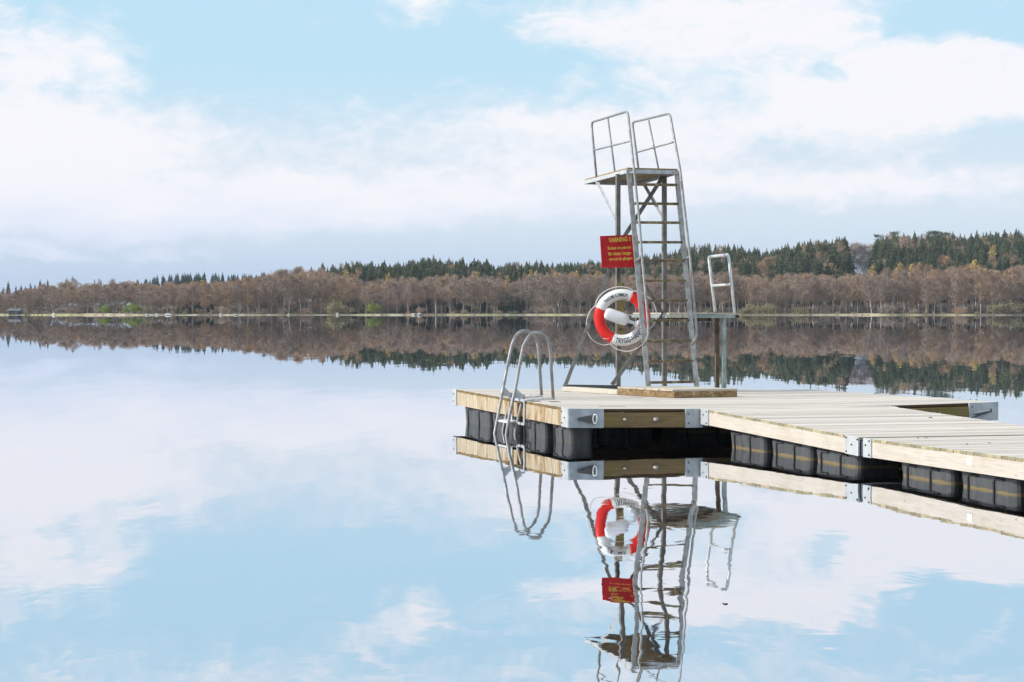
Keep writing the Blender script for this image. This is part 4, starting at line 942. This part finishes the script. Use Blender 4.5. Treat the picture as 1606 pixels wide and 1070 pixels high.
for px, top, w_, kd, lab in ((172, 476, 1.0, 'green_bush', 'wide green bush behind the straw bank on the left shore'), (218, 473, .8, 'green_bush', 'upright green bush right of the straw bank, beside another'), (228, 477, .8, 'green_bush', None), (205, 480, .7, 'green_bush', None), (586.5, 472, .75, 'green_bush', 'bright yellow-green bush right of the olive shore bushes'),
                             (527, 468, 1.1, 'olive_bush', 'tall olive bush on the shore left of the bright green one'), (545, 480, 1.3, 'olive_bush', None), (240, 478, 1.0, 'olive_bush', None), (1180, 474, 1.2, 'olive_bush', None), (1203, 472, 1.0, 'olive_bush', None), (1250, 480, 1.0, 'olive_bush', None), (1165, 482, 1.2, 'olive_bush', None), (1387, 474, 1.0, 'bare_bush', None),
                             (1545, 474, 1.0, 'olive_bush', None), (1570, 470, 1.2, 'olive_bush', None), (1497, 478, 1.0, 'bare_bush', None), (1300, 482, 1.0, 'bare_bush', None), (1430, 482, 1.0, 'bare_bush', None), (120, 480, 1.0, 'bare_bush', None), (30, 480, 1.5, 'bare_bush', None), (355, 478, 1.0, 'bare_bush', None), (415, 482, 1.2, 'bare_bush', None), (445, 482, 1.2, 'bare_bush', None),
                             (480, 480, 1.0, 'bare_bush', None), (660, 480, 1.0, 'bare_bush', None), (843, 478, 1.2, 'bare_bush', None), (860, 476, 1.0, 'bare_bush', None), (905, 480, 1.0, 'bare_bush', None)):
    y = 529 + 7; x = xat(px, y); y = shore(x) + 5; plant(kd, x, y, zat(top, y) - ground(x, y), True, w_, lab)
x = xat(-60, 530)
while x < xat(1680, 530):                          # low brush leaning over the water
    x += rng.uniform(1.0, 4.5); p = pxof(x, 530)
    dens_ = .95 if (p < 120 or 395 < p < 480) else .45
    if rng.random() < dens_: plant('olive_bush' if rng.random() < .4 else 'bare_bush', x, shore(x) + rng.uniform(1.5, 4), rng.uniform(.5, 1.7), False, 1.0)
for y0 in (590, 602, 616, 632, 650):                 # deeper rows of the low left wood
    x = xat(-160, y0)
    while x < xat(500, y0):
        x += 5.5 * rng.uniform(.6, 1.4); y = y0 + rng.uniform(-4, 4); px = pxof(x, y); H = zat(interp(FRONT, px) + 3 + rng.uniform(0, 6), y) - ground(x, y)
        if H > 4: plant('bare', x, y, H, False, 1.1)
for y0 in (545, 556, 568, 582):
    x = xat(380, y0)
    while x < xat(660, y0):
        x += 3.6 * rng.uniform(.6, 1.4); plant('bare_bush', x, y0 + rng.uniform(-4, 4), rng.uniform(3.0, 5.0), False, 1.1)
for dy in (14, 24, 36):
    y0 = 529 + dy; x = xat(-160, y0)
    while x < xat(1760, y0):
        x += 3.3 * rng.uniform(.6, 1.4); y = shore(x) + dy + rng.uniform(-2, 2); plant('bare_bush', x, y, rng.uniform(1.2, 2.6), False, .9)
# conifers on the ridge
CON = []
for y in list(np.arange(588, 735, 6.0)):
    x = xat(430, y)
    while x < xat(1750, y):
        x += 3.9 * rng.uniform(.4, 1.6); yy = y + rng.uniform(-3, 3); px = pxof(x, yy); D1 = interp(SKYL, px, 2)
        if yy > D1 + 8 or (1327 < px < 1374 and rng.random() < .93): continue
        if px < 520 and yy < D1 - 25: continue
        H = rng.uniform(11.5, 16.5); top = H0 - (ground(x, yy) + H - HC) * F / yy; lim = interp(SKYL, px) + rng.normal() * 2.2 + 2.8 * math.sin(px * .11) * math.sin(px * .037 + 1) + 1.5 * math.sin(px * .31)
        if top < lim: H -= (lim - top) * yy / F
        elif yy > D1 - 8: H += min(4.0, (top - lim) * yy / F)
        if H < 6: continue
        top = H0 - (ground(x, yy) + H - HC) * F / yy
        CON.append((yy, x, H, px, top))
CON.sort()
single = 0
for yy, x, H, px, top in CON:
    vis = -5 < px < 1611 and top < interp(FRONT, px) - 3
    one = vis and single < 268; single += one
    kd = 'rusty' if (vis and rng.random() < .05) else 'spruce'
    plant(kd, x, yy, H, one, rng.uniform(.82, 1.5))
for px, top in ((1462, 360), (1472, 361), (1378, 366), (1482, 362), (1404, 361)):
    y = 700; x = xat(px, y); plant('pine', x, y, zat(top, y) - ground(x, y), True)
for px, top in ((1338, 379), (1345, 377), (1353, 378), (1360, 380), (1366, 381), (1425, 366), (1436, 367), (1490, 369), (1330, 386), (795, 409), (806, 408), (545, 413), (565, 412), (557, 414), (1148, 388)):
    y = 702; x = xat(px, y); plant('pale', x, y, zat(top, y) - ground(x, y), True)
for px, top, y in ((13, 440, 640), (25, 447, 640), (33, 446, 645), (48, 443, 640), (55, 445, 640), (63, 438, 640), (75, 437, 640), (40, 448, 650), (5, 450, 640), (106, 434, 600), (113, 432, 600), (118, 435, 600), (152, 435, 600), (158, 437, 600), (174, 434, 600), (178, 436, 600), (201, 437, 600)):
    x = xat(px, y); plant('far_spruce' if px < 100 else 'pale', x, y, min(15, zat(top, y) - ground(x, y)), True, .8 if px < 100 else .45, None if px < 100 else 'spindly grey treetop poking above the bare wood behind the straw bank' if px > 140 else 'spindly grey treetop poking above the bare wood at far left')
for y in (820, 840, 862, 880, 900):
    x = xat(205, y)
    while x < xat(445, y):
        x += 4.4 * rng.uniform(.6, 1.4); px = pxof(x, y); top = interp(SKYL, px) + rng.normal() * 2 + (900 - y) * .05
        H = min(15, zat(top, y) - ground(x, y))
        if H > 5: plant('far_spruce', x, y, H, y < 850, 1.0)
# everything farther back or outside the frame: one mass per kind
def mass(kind, name):
    items = MASS.get(kind, [])
    if not items: return
    for part in ('trunk', 'crown'):
        gi = 0 if part == 'trunk' else 1; Vs, Fs, n = [], [], 0
        for vi, x, y, z, wx, sc, rz in items:
            V, Fq = KIND[kind][vi]['geo'][gi]
            if part == 'crown' : Fq = Fq[::2] if kind in ('bare', 'rusty') else Fq
            c, s_ = math.cos(rz), math.sin(rz); W_ = np.empty_like(V); W_[:, 0] = (V[:, 0] * c - V[:, 1] * s_) * wx + x; W_[:, 1] = (V[:, 0] * s_ + V[:, 1] * c) * wx + y; W_[:, 2] = V[:, 2] * sc + z
            Vs.append(W_); Fs.append(Fq + n); n += len(V)
        me = npmesh(name, (np.vstack(Vs).astype(np.float32), np.vstack(Fs).astype(np.int32)), KIND[kind][0][part].materials[0])
        if part == 'trunk': root = bpy.data.objects.new(name, me); COL.objects.link(root)
        else: o = bpy.data.objects.new('crown', me); COL.objects.link(o); o.parent = root
    tag(root, {'bare': 'far rows of the leafless wood behind the front trees', 'rusty': 'rusty toned rows deep in the leafless wood', 'spruce': 'dense dark spruce forest covering the back of the ridge', 'olive_bush': 'low olive brush dotted along the far waterline', 'bare_bush': 'leafless grey undergrowth filling the wood behind the front trees', 'far_spruce': 'hazy spruce forest covering the distant left hill'}.get(kind, 'wood on the far shore'), 'forest', kind='stuff')
mass('bare', 'leafless_woods'); mass('rusty', 'budding_woods'); mass('spruce', 'spruce_forest'); mass('far_spruce', 'distant_spruce_forest'); mass('bare_bush', 'undergrowth'); mass('olive_bush', 'waterline_brush')

# rocks and driftwood along the waterline, boathouse at far left
def rock(px, w_, h_, col, lab, seed):
    rr = random.Random(seed); x = xat(px, 529); y = shore(x) + .5; bm = bmesh.new(); bmesh.ops.create_icosphere(bm, subdivisions=3, radius=1)
    for v in bm.verts:
        n_ = 1 + .16 * math.sin(v.co.x * 3 + seed) + .12 * math.cos(v.co.y * 4 + v.co.z * 3 + seed); v.co = Vector((v.co.x * w_ * .36 * n_, v.co.y * w_ * .3 * n_, v.co.z * h_ * .55 * n_))
    me = bpy.data.meshes.new('boulder'); bm.to_mesh(me); bm.free(); me.materials.append(M[col]); o = bpy.data.objects.new('boulder', me); COL.objects.link(o); o.location = (x, y, .12)
    tag(o, lab, 'rock', 'pale boulders along the far waterline')
M['rock'] = plain('pale_rock', (.50, .46, .40), .9, .2, .3, .8); M['rock_white'] = plain('white_rock', (.72, .70, .66), .9, .2, .2, .8)
for i, (px, w_, h_, c_, lab) in enumerate(((84, 1.6, 1.1, 'rock_white', 'pale boulder with yellowish reeds on the far left waterline'), (239, 2.0, .5, 'rock_white', 'first white flat boulder right of the straw bank'), (253, 1.6, .5, 'rock_white', 'second white flat boulder right of the straw bank'), (270, 3.2, .6, 'rock_white', 'long white flat boulder under the dark spruces on the left'), (351, 1.2, .9, 'rock', 'upright pale boulder on the shore left of the olive bushes'),
                                           (529, 1.2, 1.2, 'rock', 'upright pale boulder in front of the olive bush'), (648, 2.2, .9, 'rock', 'left of two yellowish boulders on the middle of the far shore'), (657, 2.6, 1.0, 'rock', 'right of two yellowish boulders on the middle of the far shore'), (452, 1.6, .5, 'rock_white', 'small white boulder below the tallest orange crowns'), (375, 2.0, .5, 'rock', 'low flat boulder on the yellow-green bank at left'))):
    rock(px, w_, h_, c_, lab, i)
bx = xat(31, 533); by = shore(bx) + 2.6; bh = tag(empty('boathouse', (bx, by, 0)), 'small dark grey-blue boathouse at the water on the far left', 'boathouse')
M['hut'] = plain('dark_blue_boards', (.06, .075, .10), .8, .2, .2, .8); M['hut_roof'] = plain('grey_roof', (.16, .16, .18), .8, .2, .2, .8)
mb = MB(); mb.box((bx, by, .75), 3.4, 3.0, 1.1); mb.build('wall', M['hut'], bh)
mb = MB(); mb.add([(bx - 1.9, by - 1.7, 1.3), (bx + 1.9, by - 1.7, 1.3), (bx + 1.9, by + 1.7, 1.3), (bx - 1.9, by + 1.7, 1.3), (bx - 1.9, by, 2.0), (bx + 1.9, by, 2.0)], [(0, 1, 5, 4), (2, 3, 4, 5), (0, 4, 3), (1, 2, 5), (0, 3, 2, 1)]); mb.build('roof', M['hut_roof'], bh)
mb = MB(); mb.box((bx + .6, by - 1.52, .7), .8, .04, .95); mb.build('door', M['hut_roof'], bh)
jx = xat(56, 527); jy = shore(jx) - 1.5; jt = tag(empty('boat_jetty', (jx, jy, 0)), 'long low dark jetty beside the boathouse on the far left', 'jetty')
mb = MB(); mb.box((jx, jy, .45), 5.4, 1.6, .18); mb.build('deck', M['under'], jt)
for k in range(5): mb = MB(); mb.tube([(jx - 2.5 + k * 1.25, jy - .7, -1.2), (jx - 2.5 + k * 1.25, jy - .7, .62)], .09, 8); mb.build('post', M['under'], jt)

# one small pale oval, a speck of unknown nature, on the water
lx = PX(1137, HC * F / 459, 0.0); mb = MB(); pts = [lx + Vector((math.cos(a) * .014, math.sin(a) * .03, .003 + .003 * abs(math.sin(a)))) for a in [2 * math.pi * k / 14 for k in range(14)]]
mb.add([lx + UP * .002] + pts, [(0, k + 1, (k + 1) % 14 + 1) for k in range(14)]); mb.add([lx - UP * .001] + [p - UP * .003 for p in pts], [(0, (k + 1) % 14 + 1, k + 1) for k in range(14)])
M['speck_pale'] = plain('pale_speck', (.62, .52, .48), .7)
tag(mb.build('floating_speck', M['speck_pale']), 'small pale flat speck floating alone on the open water', 'leaf')
